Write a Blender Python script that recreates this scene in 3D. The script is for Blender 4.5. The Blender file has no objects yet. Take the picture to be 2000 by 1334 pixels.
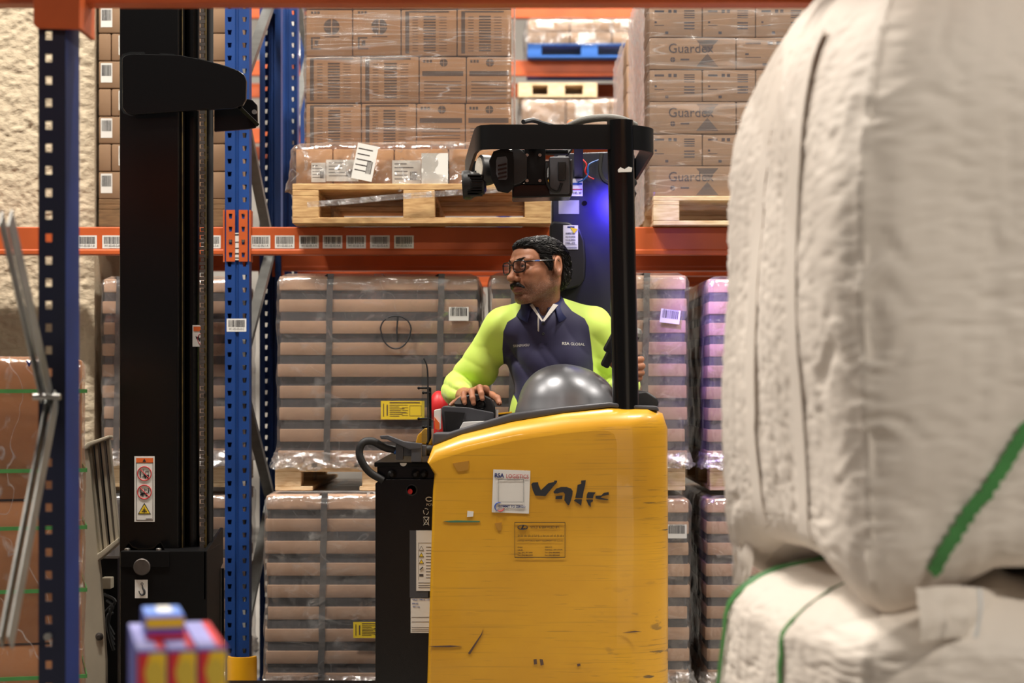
import bpy, bmesh, math, random
import numpy as np
from mathutils import Vector, Matrix, noise
from mathutils.bvhtree import BVHTree

# ------------------------------------------------------------------ camera, world, lamps, exposure
scene = bpy.context.scene
COL = scene.collection
F = 3600.0                 # focal length in pixels of a 2000x1334 frame
HOR = 755.0                # image row of the horizon
CAMZ = 1.30
FOCUS = 6.15

cam_d = bpy.data.cameras.new('camera')
cam_d.sensor_width = 36.0
cam_d.lens = 36.0 * F / 2000.0
cam_d.shift_y = (HOR - 667.0) / 2000.0
cam_d.clip_end = 200
cam_d.dof.use_dof = True
cam_d.dof.focus_distance = FOCUS
cam_d.dof.aperture_fstop = 2.8
cam = bpy.data.objects.new('camera', cam_d)
cam.location = (0, 0, CAMZ)
cam.rotation_euler = (math.pi / 2, 0, 0)
COL.objects.link(cam)
scene.camera = cam

world = bpy.data.worlds.new('warehouse_air')
scene.world = world
world.use_nodes = True
bg = world.node_tree.nodes['Background']
bg.inputs[0].default_value = (1.0, 0.93, 0.85, 1)
bg.inputs[1].default_value = 0.10

def lamp(name, loc, energy, size=(1.3, 0.35), col=(1.0, 0.93, 0.84), aim=None):
    d = bpy.data.lights.new(name, 'AREA')
    d.shape = 'RECTANGLE'; d.size, d.size_y = size
    d.energy = energy; d.color = col
    o = bpy.data.objects.new(name, d)
    o.location = loc
    if aim is not None:
        o.rotation_euler = (Vector(aim) - Vector(loc)).to_track_quat('-Z', 'Y').to_euler()
    COL.objects.link(o)
    return o
# high-bay lamps: one row above the aisle of the truck, one above the aisle behind the camera, one beyond the rack
for lx, e in ((-6.0, 350), (-1.9, 610), (2.2, 450), (6.2, 350)):
    lamp('high_bay_lamp', (lx, 5.1, 6.6), e)
for lx, ly, e in ((-5.5, -.6, 50), (-1.4, -.6, 60), (4.2, -.6, 470)):
    lamp('high_bay_lamp', (lx, ly, 5.8), e)
for lx, e in ((-4.0, 500), (0.8, 650), (5.0, 500)):
    lamp('high_bay_lamp', (lx, 10.6, 6.6), e)

scene.view_settings.view_transform = 'Standard'
scene.view_settings.look = 'None'
scene.view_settings.gamma = 1.0
scene.view_settings.use_curve_mapping = False
scene.view_settings.exposure = -0.35

# ------------------------------------------------------------------ helpers
def X(px, Y): return (px - 1000.0) / F * Y
def Z(py, Y): return CAMZ + (HOR - py) / F * Y
def P(px, py, Y): return Vector((X(px, Y), Y, Z(py, Y)))
def lin(c):
    c = c / 255.0
    return c / 12.92 if c <= 0.04045 else ((c + 0.055) / 1.055) ** 2.4
def rgb(r, g, b): return (lin(r), lin(g), lin(b), 1.0)

M = {}
def mat(name, col, rough=0.5, metal=0.0, var=0.0, vscale=6.0, stretch=(1, 1, 1), bump=0.0, bscale=60.0, coat=0.0, dark=None, spec=0.5, bdist=0.002):
    """Principled material; var mixes the colour with a second one by noise, bump adds fine relief."""
    m = bpy.data.materials.new(name); m.use_nodes = True
    nt = m.node_tree; b = nt.nodes['Principled BSDF']
    b.inputs['Base Color'].default_value = col
    b.inputs['Roughness'].default_value = rough
    b.inputs['Metallic'].default_value = metal
    b.inputs['Coat Weight'].default_value = coat
    b.inputs['Specular IOR Level'].default_value = spec
    if var > 0 or bump > 0:
        tc = nt.nodes.new('ShaderNodeTexCoord'); mp = nt.nodes.new('ShaderNodeMapping')
        mp.inputs['Scale'].default_value = stretch
        nt.links.new(tc.outputs['Object'], mp.inputs['Vector'])
    if var > 0:
        n = nt.nodes.new('ShaderNodeTexNoise'); n.inputs['Scale'].default_value = vscale; n.inputs['Detail'].default_value = 5
        nt.links.new(mp.outputs[0], n.inputs['Vector'])
        mx = nt.nodes.new('ShaderNodeMix'); mx.data_type = 'RGBA'
        mx.inputs[6].default_value = col
        mx.inputs[7].default_value = dark if dark else tuple(c * (1 - var) for c in col[:3]) + (1,)
        r = nt.nodes.new('ShaderNodeMapRange'); r.inputs[1].default_value = 0.35; r.inputs[2].default_value = 0.7
        nt.links.new(n.outputs[0], r.inputs[0]); nt.links.new(r.outputs[0], mx.inputs[0])
        nt.links.new(mx.outputs[2], b.inputs['Base Color'])
    if bump > 0:
        n2 = nt.nodes.new('ShaderNodeTexNoise'); n2.inputs['Scale'].default_value = bscale; n2.inputs['Detail'].default_value = 4
        nt.links.new(mp.outputs[0], n2.inputs['Vector'])
        bp = nt.nodes.new('ShaderNodeBump'); bp.inputs['Strength'].default_value = bump; bp.inputs['Distance'].default_value = bdist
        nt.links.new(n2.outputs[0], bp.inputs['Height']); nt.links.new(bp.outputs[0], b.inputs['Normal'])
    M[name] = m
    return m

ORG = {}        # world origin of every thing, so that parts may be given in world coordinates
def thing(name, label, cat, loc=(0, 0, 0), rotz=0.0, group=None):
    o = bpy.data.objects.new(name, None); COL.objects.link(o)
    o.empty_display_size = 0.1
    o.location = loc; o.rotation_euler = (0, 0, rotz)
    o['label'] = label; o['category'] = cat
    if group: o['group'] = group
    ORG[o.name] = Vector(loc)
    return o
def tag(o, label, cat, group=None):
    o['label'] = label; o['category'] = cat
    if group: o['group'] = group
    return o
def origin(o):
    while o is not None:
        if o.name in ORG: return ORG[o.name]
        o = o.parent
    return Vector((0, 0, 0))
def add(name, me, m, parent=None, kind=None, label=None):
    o = bpy.data.objects.new(name, me)
    if m is not None:
        me.materials.clear()
        for mm in (m if isinstance(m, (list, tuple)) else [m]): me.materials.append(M[mm] if isinstance(mm, str) else mm)
    COL.objects.link(o)
    if parent is not None: o.parent = parent
    if kind: o['kind'] = kind
    if label: o['label'] = label
    return o

class MB:
    """collects shapes; build() makes ONE mesh object of them"""
    def __init__(s): s.v = []; s.f = []
    def addm(s, vs, fs):
        n = len(s.v); s.v += [tuple(v) for v in vs]; s.f += [tuple(i + n for i in f) for f in fs]; return s
    def box(s, x0, x1, y0, y1, z0, z1):
        return s.addm([(x0,y0,z0),(x1,y0,z0),(x1,y1,z0),(x0,y1,z0),(x0,y0,z1),(x1,y0,z1),(x1,y1,z1),(x0,y1,z1)],
               [(0,3,2,1),(4,5,6,7),(0,1,5,4),(1,2,6,5),(2,3,7,6),(3,0,4,7)])
    def obox(s, c, ax, ay, az):
        c, ax, ay, az = map(Vector, (c, ax, ay, az))
        vs = [c + i*ax + j*ay + k*az for k in (-1,1) for (i,j) in ((-1,-1),(1,-1),(1,1),(-1,1))]
        return s.addm(vs, [(0,3,2,1),(4,5,6,7),(0,1,5,4),(1,2,6,5),(2,3,7,6),(3,0,4,7)])
    def bar(s, a, b, w, h, up=(0,0,1)):
        """rectangular bar from a to b"""
        a, b = Vector(a), Vector(b); d = (b-a); L = d.length; d.normalize()
        sx = d.cross(Vector(up)); sx.normalize(); u = sx.cross(d)
        return s.obox((a+b)/2, d*L/2, sx*w/2, u*h/2)
    def prism_xz(s, poly, y0, y1):
        n = len(poly)
        ar = sum(poly[i][0]*poly[(i+1)%n][1]-poly[(i+1)%n][0]*poly[i][1] for i in range(n))
        if ar < 0: poly = poly[::-1]
        vs = [(x,y0,z) for x,z in poly] + [(x,y1,z) for x,z in poly]
        fs = [tuple(range(n)), tuple(range(2*n-1, n-1, -1))] + [(i, n+i, n+(i+1)%n, (i+1)%n) for i in range(n)]
        return s.addm(vs, fs)
    def prism(s, poly, o, u, v, w):
        """poly in (u,v) about o, extruded along w"""
        o,u,v,w = map(Vector,(o,u,v,w)); n = len(poly)
        a = [o+u*x+v*y for x,y in poly]; b = [p+w for p in a]
        fs = [tuple(range(n-1,-1,-1)), tuple(range(n,2*n))] + [(i,(i+1)%n,n+(i+1)%n,n+i) for i in range(n)]
        return s.addm(a+b, fs)
    def tube(s, pts, r, n=10, cap=True):
        pts = [Vector(p) for p in pts]; k = len(pts)
        rs = r if isinstance(r, (list, tuple)) else [r]*k
        t0 = (pts[1]-pts[0]).normalized()
        up = Vector((0,0,1)) if abs(t0.z) < 0.9 else Vector((0,1,0))
        sx = t0.cross(up).normalized(); vs = []
        for i,p in enumerate(pts):
            t = (pts[min(i+1,k-1)]-pts[max(i-1,0)]).normalized()
            sx = (sx - t*sx.dot(t)).normalized(); sy = t.cross(sx)
            for j in range(n):
                a = 2*math.pi*j/n; vs.append(p + (sx*math.cos(a)+sy*math.sin(a))*rs[i])
        fs = [(i*n+j, i*n+(j+1)%n, (i+1)*n+(j+1)%n, (i+1)*n+j) for i in range(k-1) for j in range(n)]
        if cap: fs += [tuple(range(n-1,-1,-1)), tuple((k-1)*n+j for j in range(n))]
        return s.addm(vs, fs)
    def cyl(s, c, axis, r, h, n=24):
        c = Vector(c); axis = Vector(axis).normalized(); return s.tube([c-axis*h/2, c+axis*h/2], r, n)
    def lathe(s, prof, c, axis=(0,0,1), n=28):
        """prof: list of (radius, along)"""
        c = Vector(c); w = Vector(axis).normalized()
        up = Vector((0,0,1)) if abs(w.z) < 0.9 else Vector((1,0,0))
        u = w.cross(up).normalized(); v = w.cross(u); vs = []
        for r,h in prof:
            for j in range(n):
                a = 2*math.pi*j/n; vs.append(c + w*h + (u*math.cos(a)+v*math.sin(a))*max(r,1e-5))
        k = len(prof)
        fs = [(i*n+j, i*n+(j+1)%n, (i+1)*n+(j+1)%n, (i+1)*n+j) for i in range(k-1) for j in range(n)]
        fs += [tuple(range(n-1,-1,-1)), tuple((k-1)*n+j for j in range(n))]
        return s.addm(vs, fs)
    def ball(s, c, r, nu=20, nv=12):
        c = Vector(c); r = Vector(r) if not isinstance(r,(int,float)) else Vector((r,r,r)); vs=[]; 
        for i in range(nv+1):
            th = math.pi*i/nv
            for j in range(nu):
                a = 2*math.pi*j/nu
                vs.append(c+Vector((r.x*max(math.sin(th),1e-4)*math.cos(a), r.y*max(math.sin(th),1e-4)*math.sin(a), r.z*math.cos(th))))
        fs = [(i*nu+j,(i+1)*nu+j,(i+1)*nu+(j+1)%nu,i*nu+(j+1)%nu) for i in range(nv) for j in range(nu)]
        return s.addm(vs, fs)
    def grid(s, rows, closed=False):
        k = len(rows); n = len(rows[0]); vs = [p for r in rows for p in r]
        m = n if closed else n-1
        return s.addm(vs, [(i*n+j, i*n+(j+1)%n, (i+1)*n+(j+1)%n, (i+1)*n+j) for i in range(k-1) for j in range(m)])
    def mesh(s, name, off=(0,0,0), smooth=True, bevel=0.0, seg=2, angle=35, fix=True):
        off = Vector(off)
        me = bpy.data.meshes.new(name)
        me.from_pydata([tuple(Vector(v)-off) for v in s.v], [], s.f)
        bm = bmesh.new(); bm.from_mesh(me)
        if fix: bmesh.ops.recalc_face_normals(bm, faces=bm.faces)
        if bevel > 0:
            es = [e for e in bm.edges if e.is_manifold and e.calc_face_angle(0) > math.radians(30)]
            bmesh.ops.bevel(bm, geom=es, offset=bevel, segments=seg, profile=0.5, affect='EDGES', clamp_overlap=True)
        bm.to_mesh(me); bm.free()
        if smooth:
            me.shade_smooth(); me.set_sharp_from_angle(angle=math.radians(angle))
        return me
    def build(s, name, m, parent=None, local=False, kind=None, label=None, wn=False, **kw):
        off = Vector((0,0,0)) if (local or parent is None) else origin(parent)
        o = add(name, s.mesh(name, off, **kw), m, parent, kind, label)
        if kw.get('bevel', 0) > 0 or wn:
            w = o.modifiers.new('flat_faces', 'WEIGHTED_NORMAL'); w.keep_sharp = True; w.weight = 100
        return o

def text_mesh(body, size, mtx, align='CENTER', ext=0.0002, bold=0.0, space=1.0, width=None, name='lettering'):
    """a flat line of lettering as a mesh; mtx places it (text lies in its xy plane)"""
    cu = bpy.data.curves.new(name, 'FONT'); cu.body = body; cu.size = size; cu.align_x = align; cu.align_y = 'CENTER'
    cu.extrude = ext; cu.offset = bold; cu.space_character = space; cu.resolution_u = 3
    ob = bpy.data.objects.new(name, cu)
    me = bpy.data.meshes.new_from_object(ob)
    bpy.data.objects.remove(ob); bpy.data.curves.remove(cu)
    if width and len(me.vertices):
        xs = [v.co.x for v in me.vertices]; w = max(xs)-min(xs)
        if w > 1e-6: me.transform(Matrix.Diagonal((width/w, 1, 1, 1)))
    me.transform(mtx)
    return me
FRONT = Matrix.Rotation(math.pi/2, 4, 'X')         # lettering that faces the camera aisle (-Y)
def text(body, size, c, m, parent, name='lettering', rot=0.0, local=False, **kw):
    off = Vector((0,0,0)) if local else origin(parent)
    me = text_mesh(body, size, Matrix.Translation(Vector(c)-off) @ Matrix.Rotation(-rot, 4, 'Y') @ FRONT, name=name, **kw)
    return add(name, me, m, parent)
def plate(parent, x0, x1, z0, z1, y, m, name='label', th=0.0006, local=False, rot=0.0, bevel=0):
    """thin sheet stuck on a face that looks towards -Y; its front is at y"""
    cx, cz = (x0+x1)/2, (z0+z1)/2; a, b = (x1-x0)/2, (z1-z0)/2
    ca, sa = math.cos(rot), math.sin(rot)
    return MB().obox((cx, y+th/2, cz), (a*ca,0,a*sa), (0,th/2,0), (-b*sa,0,b*ca)).build(name, m, parent, local=local, smooth=False)
def rects(parent, rs, y, m, name='print', th=0.0004, local=False, kind='stuff'):
    b = MB()
    for x0,x1,z0,z1 in rs: b.box(min(x0,x1),max(x0,x1),y-th,y,min(z0,z1),max(z0,z1))
    return b.build(name, m, parent, local=local, smooth=False, kind=kind)
RB = random.Random(11)
def bars(x0, x1, z0, z1, rnd):
    out = []; x = x0
    while x < x1:
        w = (x1-x0)*rnd.choice((.012,.02,.032,.04)); out.append((x, min(x+w,x1), z0, z1)); x += w + (x1-x0)*rnd.choice((.014,.02,.03))
    return out
def barcode(parent, cx, cz, w, h, y, seed, txt=None, name='barcode_label', rot=0.0, local=False):
    """white sticker with a bar code (part > sub-parts)"""
    r = random.Random(seed)
    lb = plate(parent, cx-w/2, cx+w/2, cz-h/2, cz+h/2, y, 'paper', name, local=local, rot=rot)
    b = MB(); ca, sa = math.cos(rot), math.sin(rot)
    for x0,x1,z0,z1 in bars(-w*.42, w*.42, -h*.16, h*.40, r):
        mx,mz,a,c = (x0+x1)/2,(z0+z1)/2,(x1-x0)/2,(z1-z0)/2
        b.obox((cx+mx*ca-mz*sa, y-.0003, cz+mx*sa+mz*ca), (a*ca,0,a*sa), (0,.0002,0), (-c*sa,0,c*ca))
    b.build('barcode_print', 'ink', lb, local=local, smooth=False, kind='stuff')
    if txt:
        o = Vector((cx + .31*h*sa, y-.0004, cz - .31*h*ca))
        text(txt, h*.24, o, 'ink', lb, width=w*.8, rot=rot, local=local, ext=.0001)
    return lb
def join_text(parent, items, m, name='print_lines'):
    """several lines of small print as one part: items (body,size,(x,y,z),width,align)"""
    bm = bmesh.new(); off = origin(parent)
    for body,size,c,width,align in items:
        me = text_mesh(body, size, Matrix.Translation(Vector(c)-off) @ FRONT, width=width, align=align, ext=.0001)
        bm.from_mesh(me); bpy.data.meshes.remove(me)
    me = bpy.data.meshes.new(name); bm.to_mesh(me); bm.free()
    return add(name, me, m, parent, kind='stuff')

# ------------------------------------------------------------------ materials
mat('paper', rgb(216,214,208), 0.6)
mat('ink', rgb(32,32,36), 0.7)
mat('ink_soft', rgb(74,66,64), 0.8)
mat('print_brown', rgb(86,66,54), 0.85)
mat('print_blue', rgb(62,62,76), 0.85)
mat('orange', rgb(188,86,38), 0.42, var=0.22, vscale=5, bump=0.05, bscale=20)
mat('rack_blue', rgb(24,64,130), 0.42, var=0.35, vscale=9, bump=0.06, bscale=30, stretch=(1,1,.4))
mat('rack_deep', rgb(10,34,88), 0.55, var=0.3, spec=.2)
mat('rack_blue_shaded', rgb(9,18,46), 0.5, var=0.3)  # rack blue darkened: the near post's backlit shade is put into the colour
mat('galvanised', rgb(150,150,146), 0.42, 0.75, var=0.25, vscale=14)
mat('black_metal', rgb(5,5,6), 0.45, spec=.2)
mat('black_gloss', rgb(5,5,6), 0.25, spec=.4)
mat('black_plastic', rgb(16,16,18), 0.45, bump=0.08, bscale=400)
mat('grey_plastic', rgb(66,67,72), 0.42, bump=0.05, bscale=300)
mat('dark_rubber', rgb(20,20,21), 0.6)
mat('wood', rgb(205,168,116), 0.75, var=0.4, vscale=5, stretch=(3,3,22), dark=rgb(165,124,78), bump=0.25, bscale=70)
mat('wood_pale', rgb(222,200,164), 0.75, var=0.3, vscale=5, stretch=(3,3,20), dark=rgb(196,166,124), bump=0.2, bscale=70)
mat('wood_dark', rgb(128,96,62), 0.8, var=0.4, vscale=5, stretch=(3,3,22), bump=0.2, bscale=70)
mat('carton', rgb(172,128,88), 0.8, var=0.14, vscale=7, bump=0.05, bscale=40)
mat('carton_grey', rgb(166,136,110), 0.8, var=0.12, vscale=7, bump=0.05, bscale=40)
mat('carton_warm', rgb(168,112,66), 0.75, var=0.15, vscale=5)
mat('carton_tan', rgb(200,164,136), 0.8, var=0.1, vscale=6, bump=0.06, bscale=30)
mat('band_grey', rgb(84,82,86), 0.75, var=0.25, vscale=10, stretch=(5,5,.6))
mat('strap_grey', rgb(104,102,102), 0.4, var=0.3, vscale=25)
mat('strap_green', rgb(74,142,74), 0.45, var=0.2, vscale=20, bump=.1, bscale=200)
mat('white_plastic', rgb(222,222,220), 0.4)
mat('blue_plastic', rgb(34,92,170), 0.4)
mat('yellow_sheet', rgb(222,190,44), 0.55)
mat('safety_yellow', rgb(236,170,24), 0.4, var=.1)
mat('red_plastic', rgb(200,34,38), 0.45)
mat('red_ink', rgb(176,44,48), 0.6)
mat('orange_ink', rgb(214,98,34), 0.6)
mat('navy_ink', rgb(30,44,104), 0.6)
mat('blue_ink', rgb(34,74,156), 0.6)
mat('beige_steel', rgb(176,166,146), 0.5, var=.25, vscale=6, stretch=(1,1,.6), bump=.05, bscale=15)
mat('screw_metal', rgb(170,168,164), 0.3, 0.9)
mat('bronze_metal', rgb(92,86,82), 0.45, 0.7, var=.2, vscale=40)
mat('stucco', rgb(188,173,148), 0.95)
mat('concrete', rgb(128,124,118), 0.8, var=.2, vscale=2)
mat('far_white', rgb(190,184,176), 0.6, var=.15, vscale=4)

def stucco_nodes():
    m = M['stucco']; nt = m.node_tree; b = nt.nodes['Principled BSDF']
    tc = nt.nodes.new('ShaderNodeTexCoord'); mp = nt.nodes.new('ShaderNodeMapping'); mp.inputs['Scale'].default_value = (.7,1,1.25)
    nt.links.new(tc.outputs['Object'], mp.inputs[0])
    n = nt.nodes.new('ShaderNodeTexNoise'); n.inputs['Scale'].default_value = 75; n.inputs['Detail'].default_value = 5
    nt.links.new(mp.outputs[0], n.inputs['Vector'])
    bp = nt.nodes.new('ShaderNodeBump'); bp.inputs['Strength'].default_value = .5; bp.inputs['Distance'].default_value = .008
    nt.links.new(n.outputs[0], bp.inputs['Height']); nt.links.new(bp.outputs[0], b.inputs['Normal'])
stucco_nodes()

def film_mat(name, base=0.10, fold=0.5, scale=(6,6,60), wr=9.0, tint=(.97,.96,.95), rough=.16, bump=.5, thr=(.56,.72), ridge=0.0):
    """clear stretch film: mostly see-through, glossy, with milky folds"""
    m = bpy.data.materials.new(name); m.use_nodes = True; nt = m.node_tree
    for n in list(nt.nodes): nt.nodes.remove(n)
    N = nt.nodes.new; L = nt.links.new
    out = N('ShaderNodeOutputMaterial'); tc = N('ShaderNodeTexCoord'); mp = N('ShaderNodeMapping'); mp.inputs['Scale'].default_value = scale
    mp.inputs['Rotation'].default_value = (0, .08, 0)
    L(tc.outputs['Object'], mp.inputs[0])
    n1 = N('ShaderNodeTexNoise'); n1.inputs['Scale'].default_value = 1.0; n1.inputs['Detail'].default_value = 6; n1.inputs['Distortion'].default_value = .6
    L(mp.outputs[0], n1.inputs['Vector'])
    n2 = N('ShaderNodeTexNoise'); n2.inputs['Scale'].default_value = wr; n2.inputs['Detail'].default_value = 3
    L(tc.outputs['Object'], n2.inputs['Vector'])
    bp = N('ShaderNodeBump'); bp.inputs['Strength'].default_value = bump; bp.inputs['Distance'].default_value = .01
    ad = N('ShaderNodeMath'); ad.operation = 'ADD'; L(n1.outputs[0], ad.inputs[0]); L(n2.outputs[0], ad.inputs[1])
    L(ad.outputs[0], bp.inputs['Height'])
    tr = N('ShaderNodeBsdfTransparent'); tr.inputs[0].default_value = tint + (1,)
    gl = N('ShaderNodeBsdfGlossy'); gl.inputs['Roughness'].default_value = rough; gl.inputs[0].default_value = (1,1,1,1); L(bp.outputs[0], gl.inputs['Normal'])
    df = N('ShaderNodeBsdfDiffuse'); df.inputs[0].default_value = (.8,.79,.78,1); L(bp.outputs[0], df.inputs['Normal'])
    ms = N('ShaderNodeMixShader'); ms.inputs[0].default_value = .35; L(gl.outputs[0], ms.inputs[1]); L(df.outputs[0], ms.inputs[2])
    mr = N('ShaderNodeMapRange'); mr.inputs[1].default_value = thr[0]; mr.inputs[2].default_value = thr[1]; mr.inputs[3].default_value = base; mr.inputs[4].default_value = fold
    L(n1.outputs[0], mr.inputs[0])
    src = mr.outputs[0]
    if ridge > 0:      # thin crease lines, their bright highlights put into the mix
        n3 = N('ShaderNodeTexNoise'); n3.inputs['Scale'].default_value = 1.0; n3.inputs['Detail'].default_value = 1.5; n3.inputs['Distortion'].default_value = .25
        m3 = N('ShaderNodeMapping'); m3.inputs['Scale'].default_value = tuple(q*.55 for q in scale); m3.inputs['Rotation'].default_value = (0,.5,0); L(tc.outputs['Object'], m3.inputs[0]); L(m3.outputs[0], n3.inputs['Vector'])
        sb = N('ShaderNodeMath'); sb.operation = 'SUBTRACT'; sb.inputs[1].default_value = .5; L(n3.outputs[0], sb.inputs[0])
        ab = N('ShaderNodeMath'); ab.operation = 'ABSOLUTE'; L(sb.outputs[0], ab.inputs[0])
        m4 = N('ShaderNodeMapRange'); m4.inputs[1].default_value = .012; m4.inputs[2].default_value = .0; m4.inputs[3].default_value = 0; m4.inputs[4].default_value = ridge; L(ab.outputs[0], m4.inputs[0])
        xx = N('ShaderNodeMath'); xx.operation = 'MAXIMUM'; L(src, xx.inputs[0]); L(m4.outputs[0], xx.inputs[1]); src = xx.outputs[0]
    lw = N('ShaderNodeLayerWeight'); lw.inputs[0].default_value = .25; L(bp.outputs[0], lw.inputs['Normal'])
    mx = N('ShaderNodeMath'); mx.operation = 'MAXIMUM'; L(src, mx.inputs[0])
    sc = N('ShaderNodeMath'); sc.operation = 'MULTIPLY'; sc.inputs[1].default_value = .6; L(lw.outputs['Fresnel'], sc.inputs[0]); L(sc.outputs[0], mx.inputs[1])
    mm = N('ShaderNodeMixShader'); L(mx.outputs[0], mm.inputs[0]); L(tr.outputs[0], mm.inputs[1]); L(ms.outputs[0], mm.inputs[2])
    L(mm.outputs[0], out.inputs[0]); M[name] = m
film_mat('film', .11, .48, (2.2,2.2,36), ridge=.45, thr=(.56,.70))
film_mat('film_bag', .10, .4, (14,14,14), wr=25, thr=(.56,.70), ridge=.5)
film_mat('film_striped', .13, .46, (8,8,13), wr=14, thr=(.57,.74), bump=.6, ridge=.25)
film_mat('film_crumple', .28, .75, (30,30,22), wr=40, thr=(.45,.62), bump=.9)
film_mat('film_brown', .07, .4, (16,16,11), wr=20, thr=(.60,.70), ridge=.5)
def glass_mat(name, fac=.12, tint=(.9,.93,.93), rough=.03):
    m = bpy.data.materials.new(name); m.use_nodes = True; nt = m.node_tree
    for n in list(nt.nodes): nt.nodes.remove(n)
    o = nt.nodes.new('ShaderNodeOutputMaterial'); t = nt.nodes.new('ShaderNodeBsdfTransparent'); t.inputs[0].default_value = tint+(1,)
    g = nt.nodes.new('ShaderNodeBsdfGlossy'); g.inputs['Roughness'].default_value = rough
    x = nt.nodes.new('ShaderNodeMixShader'); x.inputs[0].default_value = fac
    nt.links.new(t.outputs[0], x.inputs[1]); nt.links.new(g.outputs[0], x.inputs[2]); nt.links.new(x.outputs[0], o.inputs[0]); M[name] = m
glass_mat('clear_panel'); glass_mat('lens_glass', .16, (.82,.8,.84))
def emit_mat(name, col, s):
    m = bpy.data.materials.new(name); m.use_nodes = True; b = m.node_tree.nodes['Principled BSDF']
    b.inputs['Emission Color'].default_value = col; b.inputs['Emission Strength'].default_value = s; b.inputs['Base Color'].default_value = col; M[name] = m
emit_mat('blue_lamp_glow', (.08,.04,1,1), 12)

def truck_yellow():
    m = mat('truck_yellow', rgb(232,168,26), 0.36, coat=.45)
    nt = m.node_tree; b = nt.nodes['Principled BSDF']; N = nt.nodes.new; L = nt.links.new
    tc = N('ShaderNodeTexCoord')
    def ns(scale, stretch, detail=4):
        mp = N('ShaderNodeMapping'); mp.inputs['Scale'].default_value = stretch; L(tc.outputs['Object'], mp.inputs[0])
        n = N('ShaderNodeTexNoise'); n.inputs['Scale'].default_value = scale; n.inputs['Detail'].default_value = detail; L(mp.outputs[0], n.inputs['Vector']); return n
    def rng(src, a, c, lo=0, hi=1):
        r = N('ShaderNodeMapRange'); r.inputs[1].default_value=a; r.inputs[2].default_value=c; r.inputs[3].default_value=lo; r.inputs[4].default_value=hi; L(src, r.inputs[0]); return r.outputs[0]
    def mul(a, c):
        q = N('ShaderNodeMath'); q.operation='MULTIPLY'; L(a, q.inputs[0]); L(c, q.inputs[1]); return q.outputs[0]
    def mixc(f, a, c):
        q = N('ShaderNodeMix'); q.data_type='RGBA'; L(f, q.inputs[0])
        if isinstance(a, tuple): q.inputs[6].default_value = a
        else: L(a, q.inputs[6])
        q.inputs[7].default_value = c; return q.outputs[2]
    soft = rng(ns(3, (1,1,1.6)).outputs[0], .35, .7)
    base = mixc(soft, rgb(208,154,30), rgb(194,140,26))
    streak = rng(ns(7, (.35,1,26), 5).outputs[0], .57, .76, 0, .5)
    c1 = mixc(streak, base, rgb(150,112,34))
    fine = rng(ns(5, (1.6,1,42), 6).outputs[0], .63, .68)
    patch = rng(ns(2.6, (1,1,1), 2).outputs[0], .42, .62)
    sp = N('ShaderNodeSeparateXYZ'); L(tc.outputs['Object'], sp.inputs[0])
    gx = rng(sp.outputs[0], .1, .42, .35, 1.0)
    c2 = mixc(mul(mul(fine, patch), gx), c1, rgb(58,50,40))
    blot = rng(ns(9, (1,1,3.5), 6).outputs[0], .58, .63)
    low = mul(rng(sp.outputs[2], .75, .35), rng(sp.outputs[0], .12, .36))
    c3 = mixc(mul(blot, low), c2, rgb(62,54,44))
    L(c3, b.inputs['Base Color'])
truck_yellow()
# ------------------------------------------------------------------ the setting
def struct(name, b, m, **kw): return b.build(name, m, None, kind='structure', **kw)
struct('floor', MB().box(-14, 14, -4, 26, -.1, 0), 'concrete')
def stucco_wall():
    # rough-cast pillar standing in the rack: dense grid with real lumps
    Y0 = 7.34; x1 = X(181, Y0); x0 = x1 - 1.5; rows = []
    xs = np.linspace(x0, x1, 300); zs = np.linspace(0, 3.3, 420)
    for z in zs:
        r = []
        for x in xs:
            d = noise.fractal((x*18, 0.0, z*30), .9, 2.1, 3) * .006 + noise.noise((x*45, 3.0, z*60)) * .0045
            edge = max(0.0, (x - (x1-.035)) / .035)
            r.append((x, Y0 - d + .03*edge*edge, z))
        rows.append(r)
    b = MB().grid(rows)
    b.box(x0, x1-.002, Y0+.03, Y0+.55, 0, 3.3)
    struct('wall_left', b, 'stucco', angle=80)
stucco_wall()
struct('wall_back', MB().box(-14, 14, 17, 17.2, 0, 8), 'far_white')

# ------------------------------------------------------------------ pallet racking
def post_mesh(z1=3.35, w=.094, depth=.07, pitch=.05):
    """omega-section post with two rows of tapered slots; slotted face at y=0, open at y=depth"""
    b = MB(); n = int(z1/pitch); th = .003; h = .0185
    for sx in (-1, 1):
        e0, e1 = .008, w/2; c = .029
        for i in range(n):
            z0 = i*pitch; zt = z0+pitch; s0 = z0+.015; s1 = s0+h
            tw, bw = .0085, .0058
            o = [(sx*e0,z0),(sx*e1,z0),(sx*e1,zt),(sx*e0,zt)]
            q = [(sx*(c-bw),s0),(sx*(c+bw),s0),(sx*(c+tw),s1),(sx*(c-tw),s1)]
            vs = [(x,0,z) for x,z in o+q] + [(x,th,z) for x,z in q]
            b.addm(vs, [(0,1,5,4),(1,2,6,5),(2,3,7,6),(3,0,4,7),(4,5,9,8),(5,6,10,9),(6,7,11,10),(7,4,8,11)])
        b.addm([(sx*w/2,0,0),(sx*w/2,depth,0),(sx*w/2,depth,n*pitch),(sx*w/2,0,n*pitch)], [(0,1,2,3)])
        b.addm([(sx*w/2,depth,0),(sx*.022,depth,0),(sx*.022,depth,n*pitch),(sx*w/2,depth,n*pitch)], [(0,1,2,3)])
    zt = n*pitch
    b.addm([(-.008,0,0),(-.004,.007,0),(.004,.007,0),(.008,0,0),(-.008,0,zt),(-.004,.007,zt),(.004,.007,zt),(.008,0,zt)], [(0,1,5,4),(1,2,6,5),(2,3,7,6)])
    return b
POST = post_mesh().mesh('post', angle=40)
POST.materials.append(M['rack_blue'])
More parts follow.
